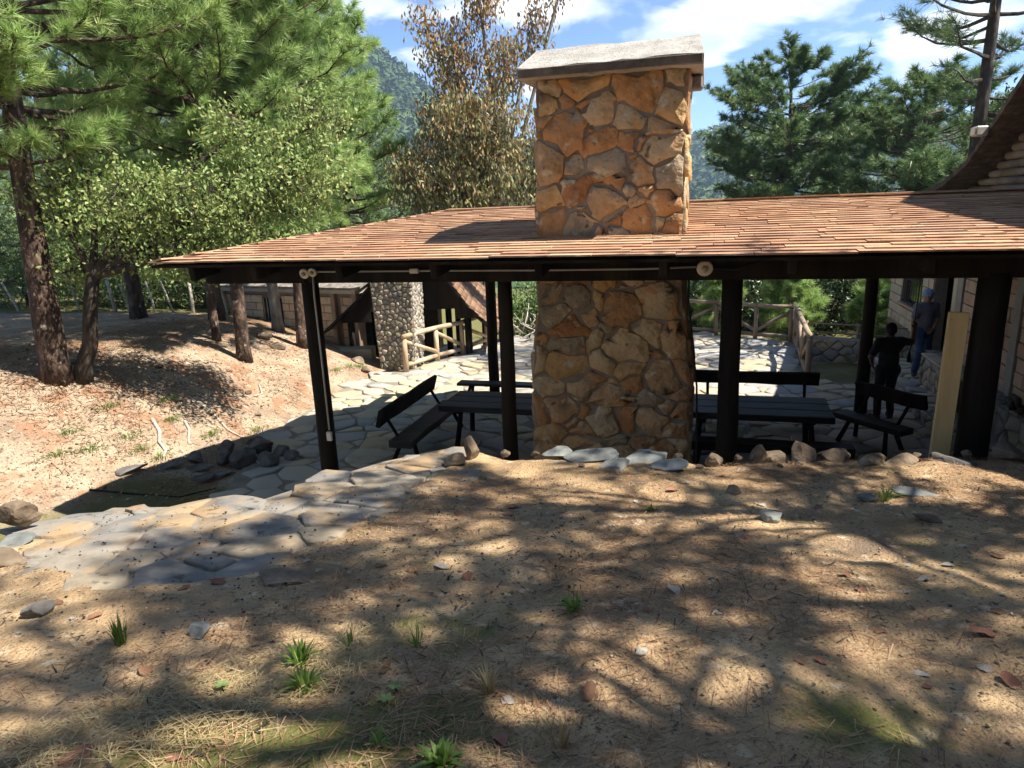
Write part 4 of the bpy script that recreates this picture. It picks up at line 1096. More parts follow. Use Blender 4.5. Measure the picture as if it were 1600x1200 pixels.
for i in range(k):   # upright boards of the gable
    x = -4.6 + i * .165; x1 = x + .168
    zt = lambda x: np.interp(x, [a for a, b in prf], [b for a, b in prf]) - .11
    zl = max(1.02, min(zt(x), zt(x1)) - 1.5) if not (-3.9 < x < -1.6) else 1.3
    if min(zt(x), zt(x1)) > zl + .05:
        MB().add([(x, 18.75, zl), (x1, 18.75, zl), (x1, 18.75, zt(x1)), (x, 18.75, zt(x)), (x, 18.79, zl), (x1, 18.79, zl), (x1, 18.79, zt(x1)), (x, 18.79, zt(x))],
                 [(0, 1, 2, 3), (7, 6, 5, 4), (0, 4, 5, 1), (3, 2, 6, 7), (0, 3, 7, 4), (1, 5, 6, 2)]).build('gable_board', M_darkwood, sh2)
for x, y in ((-4.35, 18.85), (-1.15, 18.9), (-.75, 20.8), (-1.9, 21.5), (-4.3, 22), (-.7, 23.5), (-1.8, 24), (-4.3, 25)):
    MB().tube([(x, y, -1.3), (x, y, 1.0 if x < -1 else .9)], .10, 9).build('post', M_darkwood, sh2, True)
MB().box((-4.25, 18.35, -.15), (.55, 0, 0), (0, .28, 0), (0, 0, .55), .02).build('plinth', M_plaster, sh2)
MB().box((-2.6, 22.3, -1.12), (2.3, 0, 0), (0, 3.2, 0), (0, 0, .06), .02).build('floor_slab', M_plaster, sh2)
rc2 = empty('rubble_chimney', (-2.95, 17.8, 0), 0, 'grey rubble stone chimney in front of the dark gable', 'chimney')
def c2(z):  # half width flares towards the top
    return .44 + .09 * max(0, min(1, (z - .3) / 1.2)) + .02 * math.sin(z * 3)
zs = [-.6, .3, .9, 1.5, 2.4, 3.4]; ring = []
for z_ in zs:
    w = c2(z_); ring += [(-2.93 - w, 17.45, z_), (-2.93 + w, 17.30, z_), (-2.80 + w, 18.3, z_), (-2.93 - w, 18.4, z_)]
fs = []
for i in range(len(zs) - 1):
    for k in range(4): fs.append((i * 4 + k, i * 4 + (k + 1) % 4, i * 4 + 4 + (k + 1) % 4, i * 4 + 4 + k))
fs.append(tuple(len(zs) * 4 - 4 + k for k in range(4)))
MB().add(ring, fs).build('shaft', M_mortar, rc2)
pts = scatter(0, 1, 0, 3.2, .125, rg, ax=.95, vary=.35); cells = voronoi(pts, (0, 1, 0, 3.2))
lay(cells, lambda a, b, d: Vector((-2.93 - c2(b - .2) + 2 * c2(b - .2) * a, 17.45 - .15 * a - d, b - .2)), .010, .03, rc2, 'stone', M_rubble, M_rubble_field, 0, rg, rough=.3, dome=.3)
cells = voronoi(scatter(0, 1, 0, 3.2, .125, rg, vary=.35), (0, 1, 0, 3.2))
lay(cells, lambda a, b, d: Vector((-2.93 + c2(b - .2) + .13 * a + d, 17.3 + a, b - .2)), .010, .03, rc2, 'stone', M_rubble, M_rubble_field, 0, rg, rough=.3, dome=.3)
# ------------------------------------------------------------------ vegetation
def perp(d):
    """two unit vectors at right angles to each direction (n,3)"""
    r = np.where(np.abs(d[:, 2:3]) < .9, np.array([[0, 0, 1.]]), np.array([[1., 0, 0]]))
    a = np.cross(d, r); a /= np.linalg.norm(a, axis=1, keepdims=True) + 1e-9
    return a, np.cross(d, a)
def needles(P, Dn, rng, K=24, ln=.2, w=.011, spread=(.25, 1.25), axis=.12):
    """brush tufts of needles: P, D (n,3)"""
    n = len(P); P = np.repeat(P, K, 0); Dr = np.repeat(Dn, K, 0); a, b = perp(Dr)
    ph = rng.uniform(*spread, len(P)); th = rng.uniform(0, 2 * np.pi, len(P))
    d = Dr * np.cos(ph)[:, None] + (a * np.cos(th)[:, None] + b * np.sin(th)[:, None]) * np.sin(ph)[:, None]
    L = ln * rng.uniform(.7, 1.15, len(P)); base = P - Dr * (rng.uniform(0, 1, len(P)) * axis)[:, None]
    s = np.cross(d, rng.normal(0, 1, d.shape)); s /= np.linalg.norm(s, axis=1, keepdims=True) + 1e-9
    tip = base + d * L[:, None]; tip[:, 2] -= L * .12
    V = np.stack([base - s * w * .5, base + s * w * .5, tip], 1).reshape(-1, 3)
    F = np.arange(len(V)).reshape(-1, 3)
    col = np.clip(np.repeat(rng.uniform(.1, .9, n), K) + rng.normal(0, .12, len(P)), 0, 1)
    return V, F, np.repeat(col, 3)
def leaves(P, rng, K=8, ln=.09, w=.045, spread=.18, droop=.5, cbias=None):
    n = len(P); C_ = np.repeat(P, K, 0) + rng.normal(0, spread, (n * K, 3)) * np.array([1, 1, .8])
    d = rng.normal(0, 1, C_.shape); d[:, 2] -= droop * 2; d /= np.linalg.norm(d, axis=1, keepdims=True)
    a, b = perp(d); th = rng.uniform(0, 2 * np.pi, len(d)); s = a * np.cos(th)[:, None] + b * np.sin(th)[:, None]; nn = np.cross(d, s)
    L = (ln * rng.uniform(.65, 1.25, len(d)))[:, None]; Wd = (w * rng.uniform(.7, 1.2, len(d)))[:, None]
    V = np.stack([C_ - d * L * .5, C_ - s * Wd * .5 + nn * Wd * .16, C_ + d * L * .5, C_ + s * Wd * .5 + nn * Wd * .16], 1).reshape(-1, 3)
    i = np.arange(len(d)) * 4; F = np.concatenate([np.stack([i, i + 1, i + 2], 1), np.stack([i, i + 2, i + 3], 1)])
    base = np.repeat(rng.uniform(0, 1, n), K) if cbias is None else np.repeat(cbias, K)
    col = np.clip(base * .6 + rng.uniform(0, .4, len(d)), 0, 1)
    return V, F, np.repeat(col, 4)
def taper(path, r0, r1): return [r0 + (r1 - r0) * (i / (len(path) - 1)) for i in range(len(path))]
class Limb:
    """many thin tubes gathered fast"""
    def __init__(s): s.mb = MB()
    def add(s, path, r0, r1, n=6): s.mb.tube(path, taper(path, r0, r1), n, cap=False)
def pine(name, label, base, Ht, r, cb, R, seed, lean=(0, 0), dens=1.0, K=24, ln=.21, w=.011, m=None, bark=None, group=None, top=.35, cat='tree', zmin=None, zmax=None, low_sparse=0.0, widest=.3, dome=False):
    rng = random.Random(seed); nr = np.random.default_rng(seed); base = Vector(base)
    root = empty(name, base, 0, label, cat, group)
    n = 24; path = []
    for i in range(n):
        t = i / (n - 1); path.append(base + Vector((lean[0] * t * Ht + .10 * math.sin(t * 5 + seed) * t, lean[1] * t * Ht + .10 * math.cos(t * 4 + seed) * t, -.15 + t * Ht)))
    rad = [r * (1.28 if i == 0 else 1.0 - .86 * (i / (n - 1)) ** 1.1) for i in range(n)]
    trunk = MB().tube(path, rad, 18, True, .055, rng)
    def at(t):
        f = t * (n - 1); i = min(int(f), n - 2); return path[i].lerp(path[i + 1], f - i), rad[i] + (rad[i + 1] - rad[i]) * (f - i)
    TP, TD = [], []; lim = Limb()
    z = cb
    while z < Ht * .985:
        t = z / Ht; u_ = (z - cb) / (Ht - cb)
        prof = (min(1, u_ / widest) ** .6) * (1 - max(0, (u_ - widest) / (1 - widest)) ** 1.6 * (1 - top)) if u_ > .01 else .5
        if u_ > .9: prof *= max(.15, (1 - u_) / .1)
        if dome: prof = math.sqrt(max(.03, 1 - ((u_ - .36) / (.64 if u_ > .36 else .55)) ** 2))
        nb = rng.randint(3, 5) + (1 if dome else 0)
        for k in range(nb):
            if rng.random() < low_sparse * (1 - u_): continue
            az = rng.uniform(0, 2 * math.pi); L = R * prof * rng.uniform(.65, 1.12)
            if L < .15: continue
            p0, r0 = at(t); el = (-.05 + .75 * u_ if not dome else -.12 + .45 * u_) + rng.uniform(-.15, .2); d = Vector((math.cos(az) * math.cos(el), math.sin(az) * math.cos(el), math.sin(el)))
            m_ = 5; bp = [p0]
            for j in range(1, m_ + 1):
                s_ = j / m_; bp.append(p0 + d * L * s_ + Vector((rng.uniform(-.04, .04) * L, rng.uniform(-.04, .04) * L, (.16 * s_ * s_ - .05 * math.sin(s_ * 3)) * L)))
            lim.add(bp, min(r0 * .45, .016 + .020 * L), .008, 5)
            nt = max(3, int(L * 7.5 * dens))
            for j in range(nt):
                s_ = rng.uniform(.30, 1.0) ** .8; f = s_ * m_; i = min(int(f), m_ - 1); q = bp[i].lerp(bp[i + 1], f - i)
                side = (d.cross(ZV)).normalized() * rng.choice((-1, 1)) * rng.uniform(.3, 1); td = (d * rng.uniform(.3, 1) + side + ZV * rng.uniform(.05, .8)).normalized()
                tl = L * rng.uniform(.08, .26) * (1.25 - s_ * .5); e = q + td * tl
                lim.add([q, e], .007, .004, 3)
                TP.append(e); TD.append((td + ZV * .25).normalized())
                if rng.random() < .6: TP.append(q + td * tl * .55 + Vector((rng.uniform(-.06, .06), rng.uniform(-.06, .06), .04))); TD.append((td + ZV * .4).normalized())
            TP.append(bp[-1]); TD.append((bp[-1] - bp[-2]).normalized())
        z += rng.uniform(.26, .46) * (Ht / 11) ** .5
    trunk.build('trunk', bark or M_bark, root, True)
    P = np.array([p[:] for p in TP]); Dn = np.array([p[:] for p in TD])
    if zmin is not None: k_ = P[:, 2] > zmin; P, Dn = P[k_], Dn[k_]
    V, F, col = needles(P, Dn, nr, K, ln, w)
    lim.mb.build('limb', bark or M_bark, root, False)
    link('crown', fast_mesh('crown', V, F, rnd=col), m or M_needle, root)
    return root
def broadleaf(name, label, base, Ht, r, lobes, seed, fork=.35, lean=(0, 0), ntw=500, K=10, ln=.09, w=.045, spread=.16, droop=.5, m=None, bark=None, group=None, cat='tree', cgrad=None, stems=1):
    """lobes: list of (dx, dy, z, rx, ry, rz) crown masses relative to the base"""
    rng = random.Random(seed); nr = np.random.default_rng(seed); base = Vector(base)
    root = empty(name, base, 0, label, cat, group); tr = MB(); TP = []; tubes = MB(); nodes_ = []
    for sidx in range(stems):
        off = Vector((rng.uniform(-.2, .2), rng.uniform(-.2, .2), 0)) * (sidx > 0)
        top_ = base + off + Vector((lean[0] * Ht * fork, lean[1] * Ht * fork, Ht * fork))
        b0 = base + off - ZV * .15; path = [b0.lerp(top_, t) + Vector((rng.uniform(-.04, .04), rng.uniform(-.04, .04), 0)) * (0 < t < 1) for t in (0, .2, .4, .6, .8, 1)]
        tr.tube(path, [r * 1.3, r * 1.05, r * .95, r * .88, r * .8, r * .72], 12, True, .06, rng); nodes_.append((top_, r * .7))
    vol = [l[3] * l[4] * l[5] for l in lobes]; tot = sum(vol)
    for li, (dx, dy, z, rx, ry, rz) in enumerate(lobes):
        c = base + Vector((dx, dy, z)); s0, sr = nodes_[li % len(nodes_)]
        mid = s0.lerp(c, .5) + Vector((rng.uniform(-.2, .2), rng.uniform(-.2, .2), .1)); top2 = c + Vector((rng.uniform(-.2, .2) * rx, rng.uniform(-.2, .2) * ry, rz * .6))
        lp = [s0, mid, c, top2]; tubes.tube(lp, [sr * .75, sr * .5, sr * .33, .01], 8, False)
        nd = [s0.lerp(mid, .6), mid, mid.lerp(c, .5), c, c.lerp(top2, .4), c.lerp(top2, .8)]
        nn = max(6, int(ntw * vol[li] / tot)); sub = []
        for k in range(max(5, nn // 22)):
            v_ = Vector((rng.gauss(0, 1), rng.gauss(0, 1), rng.gauss(0, 1))).normalized() * rng.uniform(.5, .85); e = c + Vector((v_.x * rx, v_.y * ry, v_.z * rz))
            s_ = min(nd, key=lambda q: (q - e).length + rng.uniform(0, .3)); md = s_.lerp(e, .5) + Vector((rng.uniform(-.1, .1), rng.uniform(-.1, .1), .06)) * (e - s_).length * 2 * .5
            tubes.tube([s_, md, e], [.028, .018, .008], 5, False); sub += [md, e, md.lerp(e, .5)]
        for k in range(nn):
            v_ = Vector((rng.gauss(0, 1), rng.gauss(0, 1), rng.gauss(0, 1))).normalized() * (rng.random() ** .42) * rng.uniform(.86, 1.12); e = c + Vector((v_.x * rx, v_.y * ry, v_.z * rz))
            s_ = min(rng.sample(sub, min(len(sub), 14)), key=lambda q: (q - e).length)
            if (s_ - e).length < 1.2: tubes.tube([s_, e], [.008, .003], 3, False)
            TP.append(e)
    tr.build('trunk', bark or M_barkdark, root, True); tubes.build('limb', bark or M_barkdark, root, False)
    P = np.array([p[:] for p in TP]); cb_ = cgrad(P, nr) if cgrad else None
    V, F, col = leaves(P, nr, K, ln, w, spread, droop, cb_)
    link('crown', fast_mesh('crown', V, F, rnd=col), m or M_leafgrn, root)
    return root
def gz(x, y): return float(H(np.array([x]), np.array([y]))[0])
def G(x, y): return (x, y, gz(x, y))

# the grove on the hillside at the left
pine('pine_tree', 'thick straight pine with scaly bark at the edge of the slope', G(-7.76, 11.5), 9.6, .225, 3.6, 3.2, 3, lean=(.055, .0), dens=1.15, K=44, ln=.30, w=.012, m=M_needlebr, top=.6)
broadleaf('oak_tree', 'forked dark oak leaning against the thick pine', G(-7.42, 11.65), 4.9, .13,
          [(1.2, .2, 2.9, 1.1, 1.0, .75), (2.7, .5, 2.9, 1.1, 1.1, .7), (.1, .3, 2.9, .8, .8, .7), (3.8, .9, 3.2, .9, .9, .8), (1.9, .4, 2.1, .9, .9, .5), (4.2, 1.2, 4.2, .6, .6, .75), (.5, .2, 3.9, .6, .6, .4), (2.9, .8, 4.0, .7, .7, .45), (3.4, .4, 2.1, .8, .8, .45), (.3, .1, 1.9, .5, .5, .35)], 4, fork=.36, lean=(.30, 0), ntw=1350, K=15, ln=.088, w=.046, spread=.15, m=M_leafpale)
pine('pine_tree', 'pine with reddish scaly trunk standing before the cabin window', G(-5.95, 15.1), 11.0, .155, 2.9, 2.9, 8, lean=(.03, 0), dens=1.25, K=40, ln=.29, w=.013, m=M_needle, top=.6)
pine('pine_tree', 'slim pine between the fence corner and the cabin', G(-6.75, 15.7), 10.0, .095, 3.0, 2.5, 9, lean=(.02, 0), dens=1.2, K=38, ln=.29, w=.013, m=M_needlebr, top=.55)
pine('pine_tree', 'pine with pale flaking trunk close to the cabin wall', G(-6.15, 18.2), 11.5, .15, 3.2, 2.4, 10, dens=1.2, K=34, ln=.29, w=.014, m=M_needle, bark=M_greybark, top=.45)
pine('pine_tree', 'pine with dark red trunk in front of the cabin corner', G(-5.2, 17.0), 10.5, .13, 2.4, 2.5, 12, lean=(.03, 0), dens=1.35, K=40, ln=.29, w=.013, m=M_needlebr, top=.65)
pine('pine_tree', 'dark trunked pine behind the fence corner', G(-7.9, 18.6), 11.0, .2, 3.0, 2.6, 13, dens=1.1, K=32, ln=.29, w=.014, m=M_needle, bark=M_barkdark, top=.45)
pine('pine_tree', 'young pine feathered almost to the ground behind the cabin', G(-4.75, 21.6), 10.5, .14, 2.4, 1.75, 15, dens=1.5, K=34, ln=.28, w=.015, m=M_needlebr, top=.6, widest=.25)
pine('pine_tree', 'pine at the far end of the wire fence', G(-12.2, 14.5), 10.5, .2, 2.6, 3.2, 16, dens=1.1, K=34, ln=.29, w=.014, m=M_needle, top=.55)
pine('pine_tree', 'tall pine filling the gap above the fence', G(-10.2, 19.0), 12.0, .2, 2.9, 3.0, 17, dens=1.1, K=34, ln=.29, w=.015, m=M_needlebr, top=.55)
# yellowing branch reaching in from outside
broadleaf('oak_tree', 'oak branch with yellowing leaves reaching over the slope', G(-9.0, 10.2), 5.8, .12, [(.6, .2, 3.9, .55, .6, .35), (.75, .1, 3.1, .5, .5, .3), (-.4, .2, 4.2, .9, .9, .7), (.9, .3, 4.5, .35, .4, .2)], 19, fork=.4, ntw=260, K=9, ln=.095, w=.05, spread=.12, m=M_leafpale,
          cgrad=lambda P, nr: nr.uniform(.6, 1.0, len(P)), bark=M_greybark)
# centre tree with drying leaves
def dry_grad(P, nr): return np.clip(.15 + (P[:, 2] - 2.5) / 9.5 + nr.normal(0, .2, len(P)), 0, 1)
broadleaf('cherry_tree', 'loose crowned tree with drying reddish leaves behind the shelter roof', (-.2, 20.8, -.9), 11.5, .17,
          [(-1.7, .2, 5.6, 1.5, 1.4, 1.35), (.1, .3, 5.4, 1.6, 1.5, 1.4), (-.7, 0, 7.2, 1.55, 1.3, 1.05), (-1.1, .1, 8.8, .85, .8, 1.1), (.35, .2, 8.6, .8, .8, .95), (-.3, .1, 10.4, .6, .6, 1.3), (1.15, .2, 9.6, .5, .5, .75), (-1.8, .2, 9.9, .45, .45, .55), (1.9, .2, 10.4, .4, .4, .5), (1.6, .3, 6.4, .8, .9, 1.1)],
          23, fork=.33, lean=(.02, 0), ntw=2700, K=10, ln=.16, w=.06, spread=.17, droop=1.3, m=M_leafdry, cgrad=dry_grad, bark=M_greybark)
# trees on the right
pine('pine_tree', 'round crowned bluish pine standing alone beyond the court', (12.6, 32, -1.6), 11.1, .24, 4.0, 3.9, 31, dens=2.0, K=30, ln=.30, w=.026, m=M_needledk, dome=True)
pine('pine_tree', 'dense pine behind the gable of the block house', (15.4, 26.5, -.8), 8.6, .22, 2.2, 3.6, 33, dens=1.7, K=28, ln=.30, w=.024, m=M_needledk, dome=True)
pine('pine_tree', 'tall pine with drooping open branches towering over the block house', (11.1, 17.0, .2), 15.0, .19, 5.6, 4.6, 37, dens=.9, K=22, ln=.26, w=.012, m=M_needledk, bark=M_barkdark, top=.7, low_sparse=.25)
broadleaf('oak_tree', 'glossy dark leaved oak behind the house gable', (13.6, 17.5, .3), 7.0, .15, [(-.5, 0, 5.0, 1.5, 1.3, 1.2), (.9, .2, 5.9, 1.4, 1.3, 1.1), (-1.2, 0, 4.2, 1.1, 1.0, .9)], 39, ntw=750, K=9, ln=.12, w=.065, spread=.16, m=M_leafdark)
for i, (x, y, h_, R_) in enumerate(((6.9, 22.6, 2.3, .85), (8.6, 21.0, 2.5, .95), (10.6, 19.6, 2.4, .9), (4.6, 24.0, 2.3, .9), (12.0, 18.6, 2.2, .8))):
    pine('pine_sapling', ['bright young pine behind the braced log railing', 'bright young pine beyond the railing corner', 'bright young pine beyond the thin pole fence', 'bright young pine beside the chimney gap', 'bright young pine near the far house corner'][i],
         (x, y, -.6), h_, .045, .15, R_, 50 + i, dens=3.2, K=34, ln=.24, w=.013, m=M_needlebr, cat='sapling', top=.5, group='young pines beyond the court')
for i, (x, y, z, rx, rz, mm) in enumerate(((8.2, 25.5, -1, 1.9, 2.0, M_leafdark), (11.5, 23.6, -1, 2.2, 2.1, M_leafdark), (5.2, 28.0, -1.5, 2.4, 2.2, M_leafdark), (2.2, 28, -1.6, 2.2, 1.9, M_leafgrn), (14.0, 21, -.6, 2.0, 1.9, M_leafdark))):
    broadleaf('shrub', ['dark shrub behind the railing corner', 'dark shrub behind the low stone wall', 'dark shrub far behind the braced railing', 'green shrub behind the chimney', 'dark shrub behind the far house corner'][i], (x, y, z), rz * 1.7, .07,
              [(0, 0, rz * .75, rx, rx * .8, rz * .85), (.7 * rx, .2, rz * .6, rx * .6, rx * .6, rz * .6), (-.7 * rx, .1, rz * .55, rx * .6, rx * .6, rz * .6)], 70 + i, fork=.2, ntw=900, K=12, ln=.17, w=.09, spread=.2, m=mm, cat='shrub', group='shrubs beyond the court')
# shrubs behind the wire fence
SH = [(-15.6, 22.5, 1.9, 2.0), (-13.4, 23.4, 1.6, 1.7), (-11.7, 22.6, 1.5, 1.5), (-10.0, 23.0, 1.4, 1.6), (-8.6, 23.4, 1.5, 1.5), (-13.0, 26.5, 2.4, 2.6), (-9.5, 27, 2.3, 2.5), (-17, 26, 2.4, 2.6), (-6.6, 25.5, 1.8, 1.9)]
shl = ['broad pale shrub at the outer end of the wire fence', 'leafy green shrub behind the bent fence posts', 'rounded green shrub behind the middle of the wire fence', 'bright leafy shrub behind the leaning fence stakes', 'small green shrub behind the last fence stakes',
       'tall dark green shrub in the second row behind the fence', 'tall dark shrub behind the bright leafy one', 'tall dark shrub at the outer edge of the wood', 'dark shrub behind the cabin roof']
for i, (x, y, rx, rz) in enumerate(SH):
    broadleaf('shrub', shl[i], G(x, y), rz * 1.7, .06, [(0, 0, rz * .75, rx, rx * .7, rz * .9), (.6 * rx, 0, rz * .55, rx * .6, rx * .6, rz * .6), (-.6 * rx, .1, rz * .5, rx * .6, rx * .6, rz * .6)], 90 + i, fork=.2, ntw=560, K=10, ln=.12, w=.065, spread=.2,
              m=M_leafgrn if i < 5 else M_leafdark, cat='shrub', group='shrubs behind the wire fence')
# wood behind: copies of three trees
def copy_tree(o, loc, rz, s, label, group):
    r = o.copy(); COL.objects.link(r); r.location = loc; r.rotation_euler = (0, 0, rz); r.scale = (s, s, s); r['label'] = label; r['group'] = group
    for ch in o.children:
        c = ch.copy(); COL.objects.link(c); mpi = ch.matrix_parent_inverse.copy(); c.parent = r; c.matrix_parent_inverse = mpi
    return r
protoA = pine('pine_tree', 'pine in the wood behind the wire fence', (-9.5, 31, 0), 12.0, .2, 2.0, 3.0, 41, dens=1.0, K=22, ln=.26, w=.022, m=M_needledk, top=.5, group='pines in the wood behind the fence')
protoB = pine('pine_tree', 'pine in the wood behind the wire fence', (-16.5, 29, .5), 11.0, .2, 1.6, 3.2, 43, dens=.9, K=22, ln=.26, w=.022, m=M_needle, top=.55, group='pines in the wood behind the fence')
for i, (x, y, s) in enumerate(((-14, 33, 1.05), (-20, 32, 1.1), (-6.5, 33, .8), (-24, 30, 1.1), (-18.5, 38, 1.2), (-12, 39, 1.1), (-28, 38, 1.2), (-7.5, 42, .95))):
    copy_tree((protoA, protoB)[i % 2], (x, y, gz(x, y) - .2), 1.3 * i, s, 'pine in the wood behind the wire fence', 'pines in the wood behind the fence')
for i, (x, y, s) in enumerate(((19, 30, .72), (8, 40, .62), (5.5, 46, .62), (17.5, 38, .72), (23, 36, .9), (3, 52, .66), (-1.5, 44, .55), (11, 50, .72), (27, 26, .8))):
    copy_tree((protoA, protoB)[i % 2], (x, y, -2.6), .9 * i + .4, s, 'distant pine in the valley behind the shelter', 'distant pines behind the shelter')
for i, (x, y, s) in enumerate(((-13, -6, 1.0), (-8, -9, 1.05), (-3.5, -7.5, .95), (1.5, -10, 1.1), (6.5, -8, 1.0), (11.5, -9, 1.1), (-11, -15, 1.1), (-5, -16, 1.1), (4, -17, 1.1), (10, -17, 1.1), (-17, -11, 1.1), (16, -6, 1.0), (-5.8, -5.2, .9), (-1, -5.6, 1.0), (3.6, -6.2, .95), (9, -5.8, 1.0), (-10.5, -3.6, .9), (-6.5, -11.5, 1.1), (-1.5, -12.5, 1.1), (7.5, -12, 1.1))):
    copy_tree((protoA, protoB)[i % 2], (x, y, float(HB(np.array([x]), np.array([y]))[0]) - .2), .8 * i, s, 'unseen pine added on the hillside behind the viewpoint to block sky light', 'unseen pines added behind the viewpoint')  # unseen trees added to cut sky light on the chimney foot
# the pines beside the bank whose shade falls on it
pine('pine_tree', 'pine standing on the bank beside the thick post', (6.6, 3.2, 2.0), 11.0, .20, 5.2, 2.7, 61, dens=.95, K=22, ln=.23, w=.014, m=M_needle, top=.6)
pine('pine_tree', 'pine on the bank behind the viewpoint', (5.2, .9, 2.3), 11.5, .21, 5.6, 2.6, 63, dens=.9, K=22, ln=.23, w=.014, m=M_needle, top=.6)
pine('pine_tree', 'pine near the viewpoint with a high thin crown', (3.3, -1.3, 2.5), 10.5, .18, 5.4, 2.3, 65, dens=.75, K=20, ln=.23, w=.014, m=M_needle, top=.6)
pine('pine_tree', 'pine at the foot of the bank past the house', (8.8, 1.3, 2.0), 12.0, .2, 6.5, 2.6, 67, dens=.8, K=20, ln=.23, w=.014, m=M_needle, top=.6)

# ------------------------------------------------------------------ wire fence
fence = empty('wire_fence', (-12.5, 21, 1.2), 0, 'barbed wire fence on crooked weathered stakes along the slope', 'fence')
FP = [(-15.9, 20.6, .1, -.05), (-14.9, 20.8, .25, .05), (-14.2, 20.9, -.2, .02), (-13.1, 21, .18, .0), (-12.6, 20.9, -.25, .05), (-12.0, 21, .12, 0), (-11.6, 21, .2, 0), (-10.85, 21, 0, 0), (-10.3, 20.9, .32, .1), (-9.6, 21, 0, 0), (-9.1, 21.1, .06, 0), (-8.6, 21.0, .12, 0)]
tops = []
for i, (x, y, lx, ly) in enumerate(FP):
    z = gz(x, y); h_ = rg.uniform(.95, 1.2); r_ = rg.choice((.028, .034, .05, .03))
    pth = [Vector((x + lx * .5 - lx * t + .07 * math.sin(t * 3.2 + i) * (i % 3 == 1), y + ly * t, z - .1 + h_ * t)) for t in (0, .25, .5, .75, 1)]
    MB().tube(pth, [r_ * 1.1, r_, r_ * 1.05, r_ * .95, r_ * .85], 8).build('stake', M_dead, fence, True); tops.append(pth)
for k, f_ in enumerate((.9, .72, .54, .36)):
    MB().tube([p_[0].lerp(p_[-1], f_) + Vector((0, -.04, 0)) for p_ in tops], .007, 4).build('wire', M_iron, fence)

# ------------------------------------------------------------------ rocks
def rock(name, label, c, size, seed, m, flat=0.0, cat='rock', group=None, rot=None, ang=.30):
    rng = np.random.default_rng(seed); bm = bmesh.new(); bmesh.ops.create_icosphere(bm, subdivisions=4 if max(size) > .32 and cat == 'slab' or max(size) > .45 else 3, radius=1.0)
    V = np.array([v.co[:] for v in bm.verts])
    for _ in range(9):    # chop with random planes so it breaks like stone
        nrm = rng.normal(0, 1, 3); nrm /= np.linalg.norm(nrm); h_ = rng.uniform(.45, .85)
        ex = np.maximum(0, V @ nrm - h_); V = V - ex[:, None] * nrm[None] * .92
    V = V * (1 + .16 * fbm(V[:, 0] * 2.2 + seed, V[:, 1] * 2.2, 4, V[:, 2] * 2.2 + 3)[:, None])
    V = V / np.abs(V).max(0)
    V = V * np.array(size) / 2
    for v, p in zip(bm.verts, V): v.co = p
    me = bpy.data.meshes.new(name); bm.to_mesh(me); bm.free()
    o = link(name, me, m); o.location = c; o.rotation_euler = rot or (rng.uniform(-.1, .1), rng.uniform(-.1, .1), rng.uniform(0, 6.28))
    return tag(o, label, cat, group)
def B(x, y, dz=0.0): return (x, y, float(HB(np.array([x]), np.array([y]))[0]) + dz)
S = 61
def put(x, y, size, label, m=M_rock, cat='rock', dz=None, rot=None, group=None, name='rock'):
    global S; S += 1
    return rock(name, label, B(x, y, size[2] * .30 if dz is None else dz), size, S, m, cat=cat, rot=rot, group=group)
# slabs of blue slate at the foot of the chimney
for (x, y, sx, sy, a, lb) in ((.42, 6.40, .30, .26, .3, 'small blue grey slate slab at the outer end of the slab row'), (.78, 6.22, .62, .36, .1, 'widest blue grey slate slab before the stone chimney'), (1.22, 6.06, .40, .34, .7, 'blue grey slate slab lying between the widest one and the stones'),
                              (.90, 5.80, .30, .22, .2, 'narrow blue grey slate slab in front of the widest one'), (1.38, 5.66, .42, .25, -.1, 'greenish slate slab at the corner of the bank edge')):
    put(x, y, (sx, sy, .06), lb, M_slate, 'slab', .035, (.05, -.12, a), name='slate_slab')
put(-.43, 6.42, (.19, .15, .28), 'pale upright stone set at the end of the flagstone path', dz=.10, rot=(0, 0, .6))
put(-.56, 6.2, (.28, .22, .14), 'brown rounded stone at the foot of the pale upright stone', M_rock)
put(1.77, 5.78, (.16, .15, .18), 'squarish upright stone next to the middle black post', dz=.05, rot=(0, 0, .3))
put(2.2, 5.86, (.17, .18, .20), 'rounded upright stone in the bank edging', dz=.045)
put(2.40, 5.93, (.34, .20, .13), 'long low stone in the bank edging', dz=.01)
put(2.60, 5.84, (.25, .22, .24), 'tallest stone in the bank edging, with a flat broken top', dz=.06)
put(2.85, 5.84, (.36, .26, .17), 'broad rounded stone beside the tallest edging stone', dz=.02)
put(3.12, 5.64, (.29, .22, .11), 'low sunlit stone in front of the edging', dz=.01)
put(3.44, 5.76, (.42, .26, .14), 'low dark stone near the leaning timber plank', M_rock, dz=.0)
put(3.86, 5.68, (.46, .28, .12), 'flat dark stone below the leaning timber plank', M_rockdark, dz=.0)
put(4.38, 5.74, (.52, .26, .17), 'long sunlit pale stone beyond the thick post')
for i, (x, y, s) in enumerate(((1.5, 5.98, .09), (1.62, 5.7, .07), (2.02, 5.88, .08), (2.5, 5.68, .07), (3.0, 5.9, .08), (3.3, 5.86, .1), (3.62, 5.85, .09), (4.05, 5.8, .1), (.2, 6.5, .08), (-.1, 6.62, .1), (2.3, 5.6, .05), (.6, 5.9, .06))):
    put(x, y, (s * 1.3, s, s * .8), 'small broken stone tucked between the edging stones', M_rock, group='small stones along the bank edge')
put(1.73, 4.29, (.20, .14, .10), 'wedge shaped greenish stone standing in the sand', M_slate, dz=.02, rot=(.5, .2, .4))
put(2.96, 4.73, (.34, .12, .06), 'long thin greenish slab lying in the needles', M_slate, dz=.02, rot=(.1, .05, -.35))
put(2.56, 4.66, (.14, .10, .07), 'small greenish stone beside the grass tuft', M_slate)
put(1.67, 4.91, (.15, .11, .08), 'small orange stone near the slate slabs')
put(2.74, 4.21, (.20, .10, .05), 'small flat pale stone in the sunlit needles')
